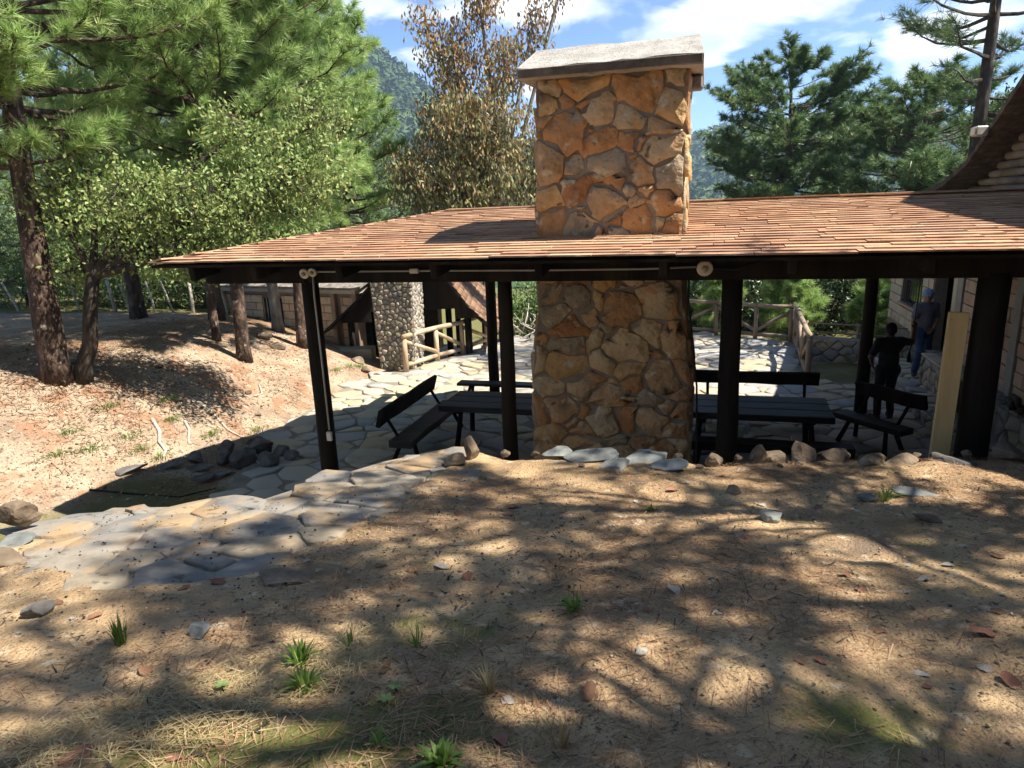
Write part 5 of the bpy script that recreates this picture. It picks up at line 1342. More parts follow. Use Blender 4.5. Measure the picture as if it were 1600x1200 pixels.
put(-1.36, 3.55, (.36, .22, .07), 'flat grey slab sticking out of the bank below the path', M_rock, 'slab', .01, (.12, .05, -.2), name='slate_slab')
put(-2.5, 3.2, (.16, .13, .10), 'dark round stone half buried beside the path', M_rockdark)
put(-1.56, 2.95, (.16, .10, .08), 'angular grey stone near the dry needle heap', M_slate)
put(-3.66, 4.70, (.28, .28, .26), 'grey boulder at the outer end of the path', M_rock, dz=.10)
put(-3.47, 4.42, (.36, .22, .07), 'bluish slab wedged below the grey boulder', M_slate, 'slab', .02, name='slate_slab')
put(-3.3, 3.98, (.34, .2, .15), 'tan block of stone beside the bluish slab', dz=.02)
for i, (x, y, s) in enumerate(((-4.35, 11.30, .55), (-4.0, 11.15, .34), (-4.5, 10.85, .50), (-4.05, 10.75, .42), (-4.85, 10.9, .42), (-4.6, 11.65, .34), (-4.95, 11.3, .38), (-3.75, 10.95, .3), (-5.2, 10.7, .32))):
    o = rock('rock', 'dark rough stone in the heap at the corner of the court', (x, y, max(gz(x, y), 0) + s * .22), (s, s * .8, s * .7), 140 + i, M_rockdark, group='stones heaped at the court corner')
for i, (x, y, a) in enumerate(((-5.1, 10.5, .4), (-4.75, 10.35, .5), (-5.5, 10.35, .45), (-4.95, 10.15, .35), (-5.9, 10.0, .5))):
    o = rock('slate_slab', 'flat dark slab lying in the damp gutter beside the stone heap', (x, y, gz(x, y) + .04), (.5, .24, .08), 160 + i, M_rockdark, cat='slab', group='slabs lying in the gutter', rot=(.1, -.12, a))
for i, (x, y, s) in enumerate(((-5.55, 12.2, .16), (-5.0, 13.0, .14), (-7.9, 12.2, .22), (-6.9, 13.2, .26), (-5.4, 13.7, .18), (-8.1, 10.3, .2), (-6.1, 16.8, .5), (-5.6, 16.4, .4), (-3.7, 17.1, .35), (-3.95, 17.5, .4), (-3.4, 16.75, .3))):
    rock('rock', 'pale stone lying loose on the hillside dirt', (x, y, gz(x, y) + s * .12), (s, s * .75, s * .5), 180 + i, M_rock, group='loose stones on the hillside')

# ------------------------------------------------------------------ roots and fallen branches
def root_(pts_, r, label, group, m=M_dead, name='tree_root', cat='root'):
    P_ = [Vector((x, y, gz(x, y) + r * .5)) for x, y in pts_]
    o = MB().tube(P_, taper(P_, r, r * .4), 7).build(name, m, None, True); return tag(o, label, cat, group)
root_([(-6.15, 11.3), (-5.95, 11.1), (-5.85, 10.85), (-5.7, 10.72), (-5.66, 10.5)], .035, 'bare root crossing the lower slope', 'roots on the slope')
root_([(-5.75, 11.6), (-5.62, 11.45), (-5.56, 11.25), (-5.5, 11.1)], .028, 'bare root crossing the lower slope', 'roots on the slope')
root_([(-6.0, 12.4), (-5.6, 12.3), (-5.2, 12.0), (-4.9, 11.95), (-4.75, 11.8)], .025, 'long thin root running down to the court', 'roots on the slope')
root_([(-5.35, 14.2), (-5.2, 13.9), (-5.3, 13.6), (-5.5, 13.4)], .02, 'crooked dead branch lying on the slope by the court', None, name='fallen_branch', cat='branch')
root_([(-6.2, 9.4), (-5.6, 9.5), (-5.0, 9.55), (-4.6, 9.9)], .018, 'thin black hose lying in the damp gutter', None, M_black, 'garden_hose', 'hose')
t = empty('branch_heap', (1.0, 20.8, 0), 0, 'tangled heap of bleached dead branches beyond the railing', 'branch heap')
for i in range(46):
    a = Vector((rg.uniform(.1, 1.9), rg.uniform(20.6, 21.8), rg.uniform(-.1, .3))); d = Vector((rg.uniform(-1, 1), rg.uniform(-.5, .5), rg.uniform(-.1, .9))).normalized() * rg.uniform(.4, 1.1)
    MB().tube([a, a + d * .5 + Vector((rg.uniform(-.1, .1), 0, rg.uniform(-.08, .12))), a + d], [.028, .02, .008], 5).build('dead_branch', M_dead if i % 3 else M_barkdark, t, True)

# ------------------------------------------------------------------ grass tufts and small plants on the bank
def tuft(x, y, label, n, ln, wd, spread, m, seed, zf=None, rad=.025, name='grass_tuft', cat='grass', group=None, up=1.0):
    nr = np.random.default_rng(seed); c = np.array(B(x, y) if zf is None else (x, y, zf)); V, F, R_ = [], [], []
    for i in range(n):
        az = nr.uniform(0, 6.283); out = nr.uniform(.1, 1) * spread; L = ln * nr.uniform(.5, 1.1); b0 = c + np.array([math.cos(az), math.sin(az), 0]) * nr.uniform(0, rad)
        d = np.array([math.cos(az) * out, math.sin(az) * out, up]); d /= np.linalg.norm(d); s = np.array([-math.sin(az), math.cos(az), 0]) * wd / 2
        p1 = b0 + d * L * .5; p2 = b0 + d * L * .95 + np.array([math.cos(az), math.sin(az), 0]) * out * L * .25 - np.array([0, 0, L * out * .3]); b = len(V)
        V += [b0 - s * .7 - [0, 0, .01], b0 + s * .7 - [0, 0, .01], p1 + s, p1 - s, p2]; F += [(b, b + 1, b + 2), (b, b + 2, b + 3), (b + 3, b + 2, b + 4)]; R_ += [nr.uniform(0, 1)] * 5
    o = link(name, fast_mesh(name, np.array(V), np.array(F), rnd=R_), m); return tag(o, label, cat, group)
tuft(-1.88, 2.85, 'upright dark green grass tuft on the shaded sand', 60, .17, .007, .35, M_grass, 1)
tuft(-.98, 2.66, 'bright broad bladed grass clump at the edge of the shade', 46, .14, .014, .9, M_grass, 2)
tuft(-.90, 2.44, 'dark broad bladed clump just below the bright one', 46, .13, .014, .9, M_grass, 3)
tuft(.26, 3.01, 'small bright grass tuft in the middle of the sand', 44, .11, .009, .8, M_grass, 4)
tuft(2.70, 4.67, 'grass tuft beside the long thin slab', 40, .17, .009, .9, M_grass, 5)
tuft(.97, 4.6, 'tiny green tuft near the slate slabs', 26, .06, .012, 1.1, M_grass, 6)
tuft(-.29, 1.95, 'leafy bright green clump at the bottom edge of the sand', 40, .10, .022, 1.2, M_grass, 7)
tuft(-.14, 2.36, 'withered straw coloured tuft with a few green blades', 44, .13, .007, .7, M_dryblade, 9)
tuft(-.79, 2.76, 'thin pale grass sprig on the open sand', 18, .13, .005, .4, M_grass, 10)
tuft(-.48, 2.74, 'thin dark sprig in the shade of the pines', 22, .14, .005, .6, M_grass, 11)
tuft(.12, 2.0, 'loose straw coloured sprig low on the sand', 26, .14, .006, .6, M_dryblade, 12)
tuft(-.52, 2.05, 'tiny pale green sprout near the leafy clump', 16, .07, .010, .9, M_grass, 13)
for i, (x, y) in enumerate(((-6.05, 10.6), (-6.3, 10.75), (-5.75, 10.55), (-6.6, 10.2), (-7.0, 10.4), (-5.35, 11.6), (-5.95, 11.5), (-6.2, 11.9), (-4.9, 12.4), (-6.9, 9.9), (-4.1, 16.9), (-4.3, 16.4), (-3.9, 17.2), (-6.8, 11.2))):
    for k in range(1): tuft(x, y, 'low green grass tuft on the sunlit hillside', 170, .10, .010, 1.3, M_grass, 20 + i, gz(x, y) - .01, rad=.24, group='grass tufts on the hillside')
for i, (x, y, lb) in enumerate(((-.51, 2.36, 'small seedling with pairs of oval leaves on the shaded sand'), (-.53, 2.28, 'smaller seedling with oval leaves beside its twin'), (-1.24, 2.45, 'tiny seedling with two bright leaves near dry leaves'))):
    nr = np.random.default_rng(300 + i); c = np.array(B(x, y)); V, F = [], []; r = empty('seedling', c, 0, lb, 'seedling')
    MB().tube([c - [0, 0, .01], c + [0, 0, .03]], .003, 5).build('stem', M_leafgrn, r)
    for k in range(6):
        az = k * 1.05 + .3; d = np.array([math.cos(az), math.sin(az), .25]); s = np.array([-math.sin(az), math.cos(az), 0]); b0 = c + [0, 0, .025 + .002 * k]; L = .035
        me = fast_mesh('leaf', [b0, b0 + d * L * .5 - s * .011, b0 + d * L, b0 + d * L * .5 + s * .011, b0 + d * L * .5 + [0, 0, .004]], [(0, 1, 4), (1, 2, 4), (2, 3, 4), (3, 0, 4)], rnd=[.8] * 5); link('leaf', me, M_leafgrn, r)

# ------------------------------------------------------------------ dry leaves lying on the sand
def leaf_mesh(seed):
    nr = np.random.default_rng(seed); n = 7; V = []; F = []
    curl = nr.uniform(.1, .5); bend = nr.uniform(-.3, .5)
    for i in range(n):
        t = i / (n - 1); w = .30 * math.sin(math.pi * min(1, t * .96 + .02)) ** .75 * (1 + .2 * math.sin(t * 9 + seed))
        z0 = bend * (t - .5) ** 2 * .8
        V += [(t - .5, -w, z0 + curl * w), (t - .5, 0, z0), (t - .5, w, z0 + curl * w * nr.uniform(.5, 1.5))]
    for i in range(n - 1):
        a = i * 3; F += [(a, a + 3, a + 4, a + 1), (a + 1, a + 4, a + 5, a + 2)]
    V = np.array(V) + nr.normal(0, .012, (len(V), 3)); V[:, 2] -= V[:, 2].min()
    me = fast_mesh('dry_leaf', V, F); return me
LM = [[leaf_mesh(s + 10 * k) for s in range(4)] for k in range(3)]
for k in range(3):
    for me in LM[k]: me.materials.append(M_dryleaf[k])
LL = ['curled brown dry leaf lying on the sandy bank', 'reddish dry leaf lying on the sandy bank', 'pale grey dry leaf lying on the sandy bank']
spots_ = [(-.09, 2.06, 1, .085), (.25, 2.28, 0, .10), (.79, 3.17, 2, .10), (.94, 2.92, 2, .06), (1.74, 3.14, 1, .07), (1.45, 3.94, 1, .07), (1.6, 2.72, 0, .09), (2.01, 2.63, 1, .11), (1.59, 2.37, 2, .07), (-.58, 2.53, 0, .08), (-1.59, 2.05, 1, .11),
          (-1.71, 3.53, 1, .09), (-1.64, 2.61, 0, .11), (-.78, 2.45, 1, .06), (-.04, 4.84, 0, .12), (-.45, 3.61, 2, .10), (-.29, 3.48, 1, .09), (1.13, 2.43, 0, .06), (1.77, 4.6, 2, .09), (1.22, 5.01, 1, .11), (1.75, 3.32, 1, .07), (2.74, 3.55, 0, .08), (2.38, 3.44, 2, .07), (1.9, 2.3, 1, .10), (.61, 2.97, 1, .05)]
for i in range(70):
    spots_.append((rg.uniform(-2.6, 3.4), rg.uniform(2.0, 5.7), rg.choice((0, 0, 1, 2)), rg.uniform(.035, .085)))
for i, (x, y, k, s) in enumerate(spots_):
    if not inside(BANK, [x], [y])[0] or inside(PATHL, [x], [y])[0] and i > 25: continue
    o = bpy.data.objects.new('dry_leaf', LM[k][i % 4]); COL.objects.link(o); o.location = B(x, y, .004); o.scale = (s, s, s); o.rotation_euler = (rg.uniform(-.25, .25), rg.uniform(-.2, .2), rg.uniform(0, 6.28))
    tag(o, LL[k], 'leaf', ['brown', 'reddish', 'grey'][k] + ' dry leaves on the bank')

# fallen needles, twigs, grit
def litter(name, label, n, region, zf, ln, w, m, seed, clump=None, lift=.006):
    nr = np.random.default_rng(seed); x0, x1, y0, y1 = region
    x = nr.uniform(x0, x1, n * 3); y = nr.uniform(y0, y1, n * 3)
    den = fbm(x * .9 + seed, y * .9, 3) + nr.uniform(-.25, .25, len(x)); idx = np.argsort(-den)[:n] if clump is None else np.argsort(clump(x, y) + nr.normal(0, .25, len(x)))[:n]
    x, y = x[idx], y[idx]
    if zf is HB: k_ = inside(BANK, x, y) & (polydist(BANK, x, y) > .12); x, y = x[k_], y[k_]; n = len(x)
    z = zf(x, y) + nr.uniform(.001, lift, n); az = nr.uniform(0, 6.283, n); L = ln * nr.uniform(.5, 1.3, n); dz = nr.normal(0, .06, n) * L
    dx, dy = np.cos(az) * L / 2, np.sin(az) * L / 2; sx, sy = -np.sin(az) * w / 2, np.cos(az) * w / 2
    V = np.stack([np.stack([x - dx - sx, y - dy - sy, z], 1), np.stack([x - dx + sx, y - dy + sy, z], 1), np.stack([x + dx, y + dy, z + np.abs(dz)], 1)], 1).reshape(-1, 3)
    o = link(name, fast_mesh(name, V, np.arange(3 * n).reshape(-1, 3), rnd=np.repeat(nr.uniform(0, 1, n), 3)), m); return tag(o, label, 'litter', None, 'stuff')
litter('needle_litter', 'fallen pine needles scattered over the sandy bank', 20000, (-3.2, 4.8, 1.7, 5.8), HB, .14, .0042, M_litter, 3)
litter('twig_litter', 'short dark twigs and bark chips strewn over the sandy bank', 900, (-3.0, 4.6, 1.8, 5.8), HB, .09, .009, M_barkdark, 13, lift=.012)
litter('needle_litter', 'drift of dry grass and needles beside the bright grass clump', 1800, (-2.0, -.6, 2.0, 3.4), HB, .14, .004, M_dryblade, 5, clump=lambda x, y: np.abs((y - 2.45) - .55 * (x + 1.1)) * 4 + np.abs(x + 1.15) * .5, lift=.03)
litter('needle_litter', 'dark heap of dry needles and twigs below the path', 700, (-1.7, -.6, 2.6, 3.9), HB, .11, .005, M_litter, 7, clump=lambda x, y: np.abs((y - 3.2) - .8 * (x + 1.05)) * 2.2 + np.abs(x + 1.1) * .4 + .8 * fbm(x * 4, y * 4, 2), lift=.03)
litter('needle_litter', 'fallen pine needles and bark over the hillside', 16000, (-12, -4.6, 9.5, 21), H, .22, .012, M_litter, 9, lift=.012)
def grit(n, region, zf, smin, smax, seed, label, m):
    nr = np.random.default_rng(seed); x = nr.uniform(region[0], region[1], n); y = nr.uniform(region[2], region[3], n); s = smin + (smax - smin) * nr.random(n) ** 3
    if zf is not H: k_ = inside(BANK, x, y) & (polydist(BANK, x, y) > .12); x, y, s = x[k_], y[k_], s[k_]; n = len(x)
    z = zf(x, y)
    T = np.array([(1, 0, 0), (-1, 0, 0), (0, 1, 0), (0, -1, 0), (0, 0, .7), (0, 0, -.7)]); F = np.array([(0, 2, 4), (2, 1, 4), (1, 3, 4), (3, 0, 4), (2, 0, 5), (1, 2, 5), (3, 1, 5), (0, 3, 5)])
    V = T[None] * s[:, None, None] * (1 + nr.uniform(-.3, .3, (n, 6, 1))) ; a = nr.uniform(0, 6.28, n); c_, s_ = np.cos(a), np.sin(a)
    V = np.stack([V[:, :, 0] * c_[:, None] - V[:, :, 1] * s_[:, None], V[:, :, 0] * s_[:, None] + V[:, :, 1] * c_[:, None], V[:, :, 2]], 2) + np.stack([x, y, z + s * .2], 1)[:, None]
    o = link('grit', fast_mesh('grit', V.reshape(-1, 3), (F[None] + (np.arange(n) * 6)[:, None, None]).reshape(-1, 3), rnd=np.repeat(nr.random(n), 6)), m); return tag(o, label, 'grit', None, 'stuff')
M_grit = mat('grit', [(.10, .08, .06), (.30, .22, .14), (.48, .38, .26)], attr='rnd', pos=(0, 1), bump=0)
M_dropping = mat('dark_seed_pods', [(.03, .022, .016), (.07, .05, .035)], attr='rnd', pos=(0, 1), bump=0)
grit(9000, (-3, 4.2, 1.7, 5.7), HB, .002, .012, 3, 'coarse grit and small pebbles on the sandy bank', M_grit)
grit(420, (-3.4, .6, 2.9, 5.6), lambda x, y: np.maximum(HB(x, y), 2.45 - .137 * y + .018), .006, .013, 4, 'small dark seed pods scattered over the path and sand', M_dropping)
grit(5000, (-9, -4.7, 9.3, 18), H, .006, .035, 6, 'coarse grit and small stones on the hillside', M_grit)

# ------------------------------------------------------------------ people
def sdf_mesh(name, prims, vox, m, parent, k=.03, smooth=True):
    """prims: (a, b, ra, rb) tapered capsules; one continuous skin over their smooth union (surface nets)"""
    A = np.array([p[0] for p in prims], float); Bp = np.array([p[1] for p in prims], float); r = np.array([max(p[2], p[3]) for p in prims])
    lo = np.minimum(A, Bp).min(0) - r.max() - 3 * vox; hi = np.maximum(A, Bp).max(0) + r.max() + 3 * vox
    ax_ = [np.arange(lo[i], hi[i], vox) for i in range(3)]; n = [len(a) for a in ax_]
    Fd = np.full(n, 1.0, np.float32)
    for (a, b, ra, rb) in prims:
        a = np.array(a, float); b = np.array(b, float); mx = max(ra, rb) + .09; i0 = []; i1 = []
        for t in range(3):
            i0.append(max(0, int((min(a[t], b[t]) - mx - lo[t]) / vox))); i1.append(min(n[t], int((max(a[t], b[t]) + mx - lo[t]) / vox) + 2))
        X, Y, Z_ = np.meshgrid(ax_[0][i0[0]:i1[0]], ax_[1][i0[1]:i1[1]], ax_[2][i0[2]:i1[2]], indexing='ij')
        d = b - a; L2 = max(1e-9, d @ d); t_ = np.clip(((X - a[0]) * d[0] + (Y - a[1]) * d[1] + (Z_ - a[2]) * d[2]) / L2, 0, 1)
        dist = np.sqrt((X - a[0] - t_ * d[0]) ** 2 + (Y - a[1] - t_ * d[1]) ** 2 + (Z_ - a[2] - t_ * d[2]) ** 2) - (ra + (rb - ra) * t_)
        old = Fd[i0[0]:i1[0], i0[1]:i1[1], i0[2]:i1[2]]; kk = min(k, max(ra, rb) * .8); h_ = np.clip(.5 + .5 * (old - dist) / kk, 0, 1)
        Fd[i0[0]:i1[0], i0[1]:i1[1], i0[2]:i1[2]] = old * (1 - h_) + dist * h_ - kk * h_ * (1 - h_)
    s = Fd < 0; cn = [n[0] - 1, n[1] - 1, n[2] - 1]; acc = np.zeros((*cn, 3), np.float32); cnt = np.zeros(cn, np.float32)
    sl = lambda o: tuple(slice(o[t], n[t] - 1 + o[t]) for t in range(3))
    cor = [(i, j, l) for i in (0, 1) for j in (0, 1) for l in (0, 1)]
    for c0 in cor:
        for t in range(3):
            if c0[t]: continue
            c1 = list(c0); c1[t] = 1; f0, f1 = Fd[sl(c0)], Fd[sl(c1)]; x = (f0 < 0) != (f1 < 0); w_ = np.where(x, f0 / np.where(x, f0 - f1, 1), 0)
            for q in range(3): acc[..., q] += np.where(x, (c0[q] + (w_ if q == t else 0)), 0)
            cnt += x
    act = cnt > 0; idx = -np.ones(cn, np.int64); idx[act] = np.arange(act.sum()); g_ = np.stack(np.nonzero(act), 1)
    V = (g_ + acc[act] / cnt[act][:, None]) * vox + lo; Fq = []
    for t in range(3):
        u_, v_ = [(1, 2), (2, 0), (0, 1)][t]; o1 = [0, 0, 0]; o1[t] = 1
        a_ = s[tuple(slice(1, n[q] - 1) if q != t else slice(0, n[q] - 1) for q in range(3))]; b_ = s[tuple(slice(1, n[q] - 1) if q != t else slice(1, n[q]) for q in range(3))]
        e = np.stack(np.nonzero(a_ != b_), 1); fl = a_[a_ != b_]
        e[:, u_] += 1; e[:, v_] += 1
        def cell(du, dv): c = e.copy(); c[:, u_] -= du; c[:, v_] -= dv; return idx[c[:, 0], c[:, 1], c[:, 2]]
        q = np.stack([cell(1, 1), cell(0, 1), cell(0, 0), cell(1, 0)], 1); q[~fl] = q[~fl][:, ::-1]; Fq.append(q)
    F = np.concatenate(Fq); F = F[(F >= 0).all(1)]
    return link(name, fast_mesh(name, V, F), m, parent, smooth)
def hand(wr, dirv, palm_n, side, curl=.5, L=.075):
    """palm and five fingers; dirv along the hand, palm_n out of the palm, side towards the thumb"""
    wr, d, n_, s_ = map(lambda q: np.array(q, float), (wr, dirv, palm_n, side)); d /= np.linalg.norm(d); s_ = s_ - d * (s_ @ d); s_ /= np.linalg.norm(s_); n_ = np.cross(d, s_) * (1 if np.cross(d, s_) @ n_ > 0 else -1)
    pr = []
    for k, (o, l) in enumerate(((.030, .066), (.010, .074), (-.010, .069), (-.030, .054))):
        kn = wr + d * .085 + s_ * o; pr.append((wr + s_ * o * .55, kn, .015, .012)); a = kn
        for j in range(3):
            th = curl * (j + .6); dd = d * math.cos(th) + n_ * math.sin(th); b = a + dd * l * (.45, .32, .23)[j]; pr.append((a, b, .0095 - .001 * j, .009 - .001 * j)); a = b
    t0 = wr + d * .02 + s_ * .025; t1 = t0 + (s_ * .7 + d * .75 + n_ * .25) * .04; t2 = t1 + (d * .8 + n_ * .5 + s_ * .1) * .033
    return pr + [(t0, t1, .014, .0115), (t1, t2, .0105, .009)]
def body_parts(J, hands):
    """J: joint positions; returns lists for body, shirt, trousers, shoes"""
    v = lambda k: np.array(J[k], float)
    torso = [(v('pelvis') + [.0, 0, 0], v('belly'), .135, .14), (v('belly'), v('chest'), .14, .145), (v('hipL'), v('hipR'), .115, .115), (v('chest') + (v('shL') - v('chest')) * .55, v('chest') + (v('shR') - v('chest')) * .55, .115, .115), (v('shL'), v('shR'), .062, .062), (v('chest'), v('neck'), .11, .06)]
    neck = [(v('neck') - [0, 0, .04], v('head') - [0, 0, .06], .056, .052)]
    fw_ = np.array(J['face'], float); fw_ /= np.linalg.norm(fw_); rt = np.cross(fw_, [0, 0, 1]); hd = v('head')
    head = [(hd + [0, 0, .04], hd + fw_ * .015 - [0, 0, .03], .088, .078), (hd - [0, 0, .02] + fw_ * .035, hd - [0, 0, .085] + fw_ * .055, .062, .04), (hd - [0, 0, .005] + fw_ * .092, hd - [0, 0, .035] + fw_ * .108, .010, .016),
            (hd + rt * .084, hd + rt * .086 - [0, 0, .035], .017, .012), (hd - rt * .084, hd - rt * .086 - [0, 0, .035], .017, .012), (hd + fw_ * .085 - [0, 0, .068] + rt * .018, hd + fw_ * .085 - [0, 0, .068] - rt * .018, .010, .010), (hd + fw_ * .082 + [0, 0, .028] + rt * .035, hd + fw_ * .082 + [0, 0, .028] - rt * .035, .012, .012)]
    arms = []; sl = []
    for s in 'LR':
        arms += [(v('sh' + s), v('el' + s), .054, .043), (v('el' + s), v('wr' + s), .043, .029)]
        m_ = v('sh' + s) + (v('el' + s) - v('sh' + s)) * .72; sl += [(v('sh' + s), m_, .068, .066)]
    legs = []; tro = []; sho = []
    for s in 'LR':
        legs += [(v('hip' + s), v('kn' + s), .088, .058), (v('kn' + s), v('an' + s), .056, .036)]
        tro += [(v('hip' + s), v('kn' + s), .104, .073), (v('kn' + s), v('an' + s) + [0, 0, .03], .072, .062)]
        ft = np.array(J['ft' + s], float); sho += [(v('an' + s) - [0, 0, .03], v('an' + s) - [0, 0, .045] + ft * .05, .048, .042), (v('an' + s) - [0, 0, .045] - ft * .03, v('an' + s) - [0, 0, .055] + ft * .17, .042, .034)]
    hp = [p for h_ in hands for p in hand(*h_)]
    return dict(body=torso + neck + head + arms + legs + hp, shirt=[(a, b, ra + .012, rb + .012) for a, b, ra, rb in torso[1:2] + torso[3:5]] + [(v('pelvis') + [0, 0, .02], v('belly'), .148, .153), (v('chest'), v('neck') - [0, 0, .045], .122, .082)] + sl,
                trousers=[(v('hipL'), v('hipR'), .122, .122), (v('pelvis') + [0, 0, .03], v('pelvis'), .142, .135)] + tro, shoes=sho, head=hd, fw=fw_, rt=rt)
def person(label, J, hands, cols, loc):
    root = empty('person', loc, 0, label, 'person'); sh = lambda pr: [(np.array(a) + loc, np.array(b) + loc, r1, r2) for a, b, r1, r2 in pr]
    bp = body_parts(J, hands); loc = np.array(loc)
    bd = sdf_mesh('body', sh(bp['body']), .008, cols['skin'], root, .035)
    sdf_mesh('shirt', sh(bp['shirt']), .011, cols['shirt'], root, .05); sdf_mesh('trousers', sh(bp['trousers']), .011, cols['trousers'], root, .04)
    for i in (0, 2): sdf_mesh('shoe', sh(bp['shoes'][i:i + 2]), .010, cols['shoe'], root, .03)
    hd, fw_, rt = bp['head'], bp['fw'], bp['rt']
    if 'cap' in cols:
        cp = [(hd + [0, 0, .075], hd + [0, 0, .062] - fw_ * .01, .088, .097), (hd + [0, 0, .05] - rt * .01, hd + [0, 0, .05] + rt * .01, .097, .097), (hd + [0, 0, .045] + fw_ * .10 - rt * .035, hd + [0, 0, .045] + fw_ * .10 + rt * .035, .017, .017), (hd + [0, 0, .04] + fw_ * .135 - rt * .02, hd + [0, 0, .04] + fw_ * .135 + rt * .02, .013, .013)]
        sdf_mesh('cap', sh(cp), .009, cols['cap'], root, .02)
    else:
        hr = [(hd + [0, 0, .055] - fw_ * .012, hd + [0, 0, .02] - fw_ * .022, .086, .088), (hd - fw_ * .045 - [0, 0, .02], hd - fw_ * .05 - [0, 0, .045], .062, .05)]
        sdf_mesh('hair', sh(hr), .010, cols['hair'], root, .03)
    for sgn in (-1, 1):
        e = hd + fw_ * .080 + rt * .031 * sgn + np.array([0, 0, .008]) + loc; MB().tube([e - fw_ * .004, e + fw_ * .007], [.010, .007], 8).build('eye', M_black, bd, True)
    return root
M_skin = mat('skin_tan', [(.30, .165, .11), (.38, .22, .15)], scale=8, bump=0, rough=.5)
M_skindk = mat('skin_brown', [(.10, .055, .038), (.14, .08, .055)], scale=8, bump=0, rough=.5)
cl = lambda n, a, b: mat(n, [a, b], scale=9, bump=.5, bscale=16, bdist=.02, rough=.9)
M_polo = cl('grey_blue_polo', (.13, .13, .16), (.20, .20, .24)); M_jean = cl('blue_jeans', (.03, .055, .12), (.06, .10, .19)); M_cap = cl('pale_blue_cap', (.16, .26, .40), (.24, .35, .50)); M_shoe = cl('brown_shoe', (.05, .03, .02), (.09, .055, .035))
M_tee = cl('black_tshirt', (.008, .008, .009), (.016, .016, .018)); M_pant = cl('dark_trousers', (.010, .010, .012), (.020, .020, .024)); M_hair = cl('black_hair', (.006, .005, .005), (.014, .012, .011))
# man with his back turned, one hand up on a rope; local x runs to the viewer's right, y away
J1 = dict(pelvis=(0, 0, .93), belly=(.0, .0, 1.08), chest=(.0, .01, 1.28), neck=(.0, 0, 1.46), head=(.0, .02, 1.60), face=(.25, 1, -.05), hipL=(-.095, 0, .90), hipR=(.095, 0, .90), shL=(-.195, 0, 1.40), shR=(.195, 0, 1.40),
          elL=(-.30, .03, 1.14), wrL=(-.20, .16, .96), elR=(.43, .08, 1.36), wrR=(.455, .10, 1.60), knL=(-.12, .03, .48), anL=(-.13, -.02, .085), knR=(.10, .06, .48), anR=(.13, .02, .085), ftL=(-.15, 1, 0), ftR=(.25, 1, 0))
PM1 = W(2.90, 5.62, 0.02)
person('man in dark clothes seen from behind with one arm raised', J1, [((-.20, .16, .96), (.5, .4, -.75), (1, 0, 0), (0, 1, .2), .5), ((.455, .10, 1.60), (.08, .02, 1), (-.3, 1, 0), (-1, -.2, 0), 1.0)], dict(skin=M_skindk, shirt=M_tee, trousers=M_pant, shoe=M_shoe, hair=M_hair), np.array(PM1[:]))
rx_, ry_ = PM1.x + .46, PM1.y + .13
rp = MB().tube([(rx_ + .03, ry_ - .02, 3.2), (rx_ + .025, ry_, 2.4), (rx_ + .008, ry_ + .008, 1.78), (rx_ + .002, ry_ + .008, 1.70), (rx_ - .02, ry_ - .06, 1.5), (rx_ - .10, ry_ - .12, 1.22)], [.014, .010, .008, .008, .009, .010], 7).tube([(rx_ - .10, ry_ - .12, 1.24), (rx_ - .105, ry_ - .12, 1.12), (rx_ - .105, ry_ - .12, 1.04)], [.012, .034, .026], 9).build('pull_rope', M_black, None, True)
tag(rp, 'dark rope hanging from the roof into the raised hand', 'rope')
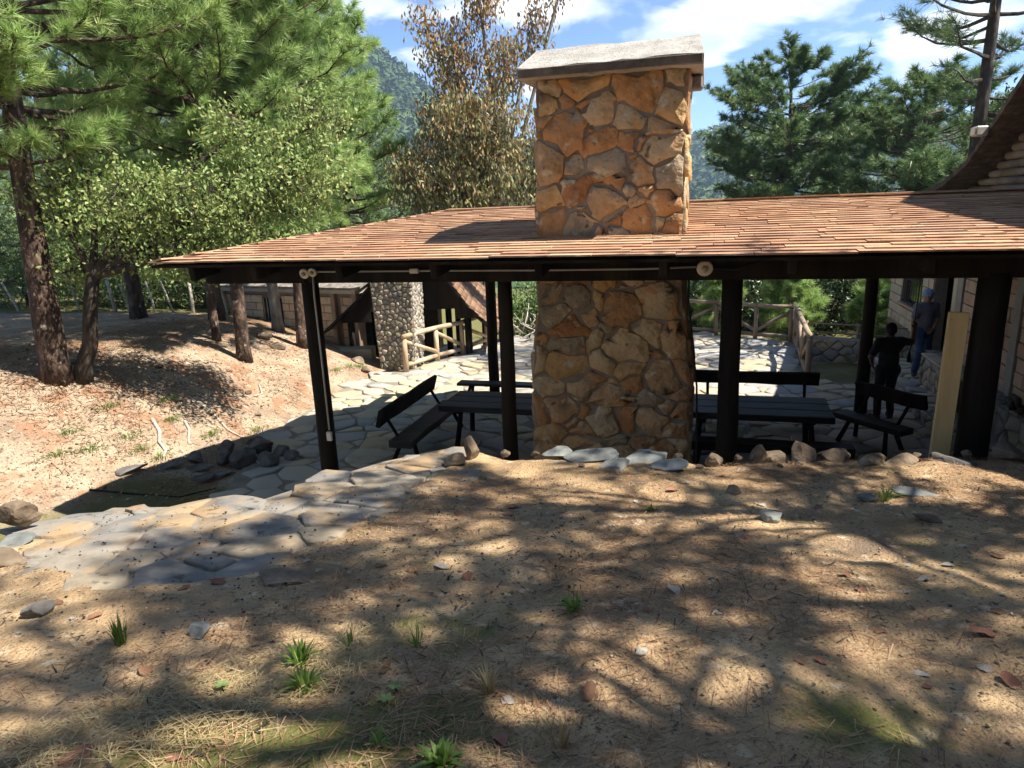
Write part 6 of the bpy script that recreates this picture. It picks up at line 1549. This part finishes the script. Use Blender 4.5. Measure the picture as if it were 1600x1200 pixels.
# man leaning in the doorway, facing the viewer
J2 = dict(pelvis=(.03, .02, .93), belly=(.03, .02, 1.08), chest=(.05, .05, 1.28), neck=(.06, .05, 1.46), head=(.045, .02, 1.60), face=(-.45, -1, -.15), hipL=(.125, .02, .90), hipR=(-.065, .02, .90), shL=(.25, .07, 1.39), shR=(-.135, .03, 1.40),
          elL=(.27, -.02, 1.12), wrL=(.09, -.20, .96), elR=(-.22, -.02, 1.13), wrR=(-.27, -.10, .90), knL=(.13, -.02, .48), anL=(.16, .04, .085), knR=(-.16, -.24, .52), anR=(-.20, -.20, .085), ftL=(.05, -1, 0), ftR=(-.6, -1, 0))
PM2 = W(4.06, 8.12, .27)
person('man in pale blue cap and jeans leaning in the doorway', J2, [((.09, -.20, .96), (-.75, -.35, -.5), (0, 1, 0), (0, -.3, 1), .5), ((-.27, -.10, .90), (-.1, -.15, -1), (1, 0, 0), (0, -1, 0), .35)], dict(skin=M_skin, shirt=M_polo, trousers=M_jean, shoe=M_shoe, cap=M_cap), np.array(PM2[:]))

# needles blown onto the shelter roof
def roof_litter(n, seed):
    nr = np.random.default_rng(seed); V = []; R_ = []
    for i in range(n):
        if i % 3 == 0: pp, qq = nr.normal(-1.3, .7), nr.uniform(.1, .48)
        else: pp, qq = nr.uniform(-5.4, 4.2), nr.uniform(-.55, 2.9)
        if qq > 0.5 and -2.3 < pp < -.4 and qq < 1.6: continue
        z = 3.455 + (qq + .65) * .122 + .034; a = nr.uniform(0, 6.28); L = nr.uniform(.04, .09); c = np.array(W(pp, qq, z)[:]); d = np.array([math.cos(a), math.sin(a), 0]) * L; s = np.array([-math.sin(a), math.cos(a), 0]) * .003
        V += [c - d - s, c - d + s, c + d + [0, 0, .006]]; R_ += [nr.random() * .6] * 3
    o = link('needle_litter', fast_mesh('needle_litter', np.array(V), np.arange(len(V)).reshape(-1, 3), rnd=R_), M_litter)
    return tag(o, 'dry pine needles blown onto the shingle roof', 'litter', None, 'stuff')
roof_litter(900, 4)

# ------------------------------------------------------------------ the air over the valley
M_haze = bpy.data.materials.new('haze'); M_haze.use_nodes = True
_n2, _l2 = nodes(M_haze); _n2.clear()
_o = _n2.new('ShaderNodeOutputMaterial'); _v = _n2.new('ShaderNodeVolumePrincipled')
_v.inputs['Color'].default_value = (.55, .75, 1.0, 1); _v.inputs['Density'].default_value = .0003; _v.inputs['Anisotropy'].default_value = .2
_l2.new(_v.outputs[0], _o.inputs['Volume'])
hz = MB().box((100, 560, 78), (1900, 0, 0), (0, 1300, 0), (0, 0, 108)).build('haze', M_haze)
tag(hz, 'thin blue haze over the valley', 'haze', None, 'stuff')
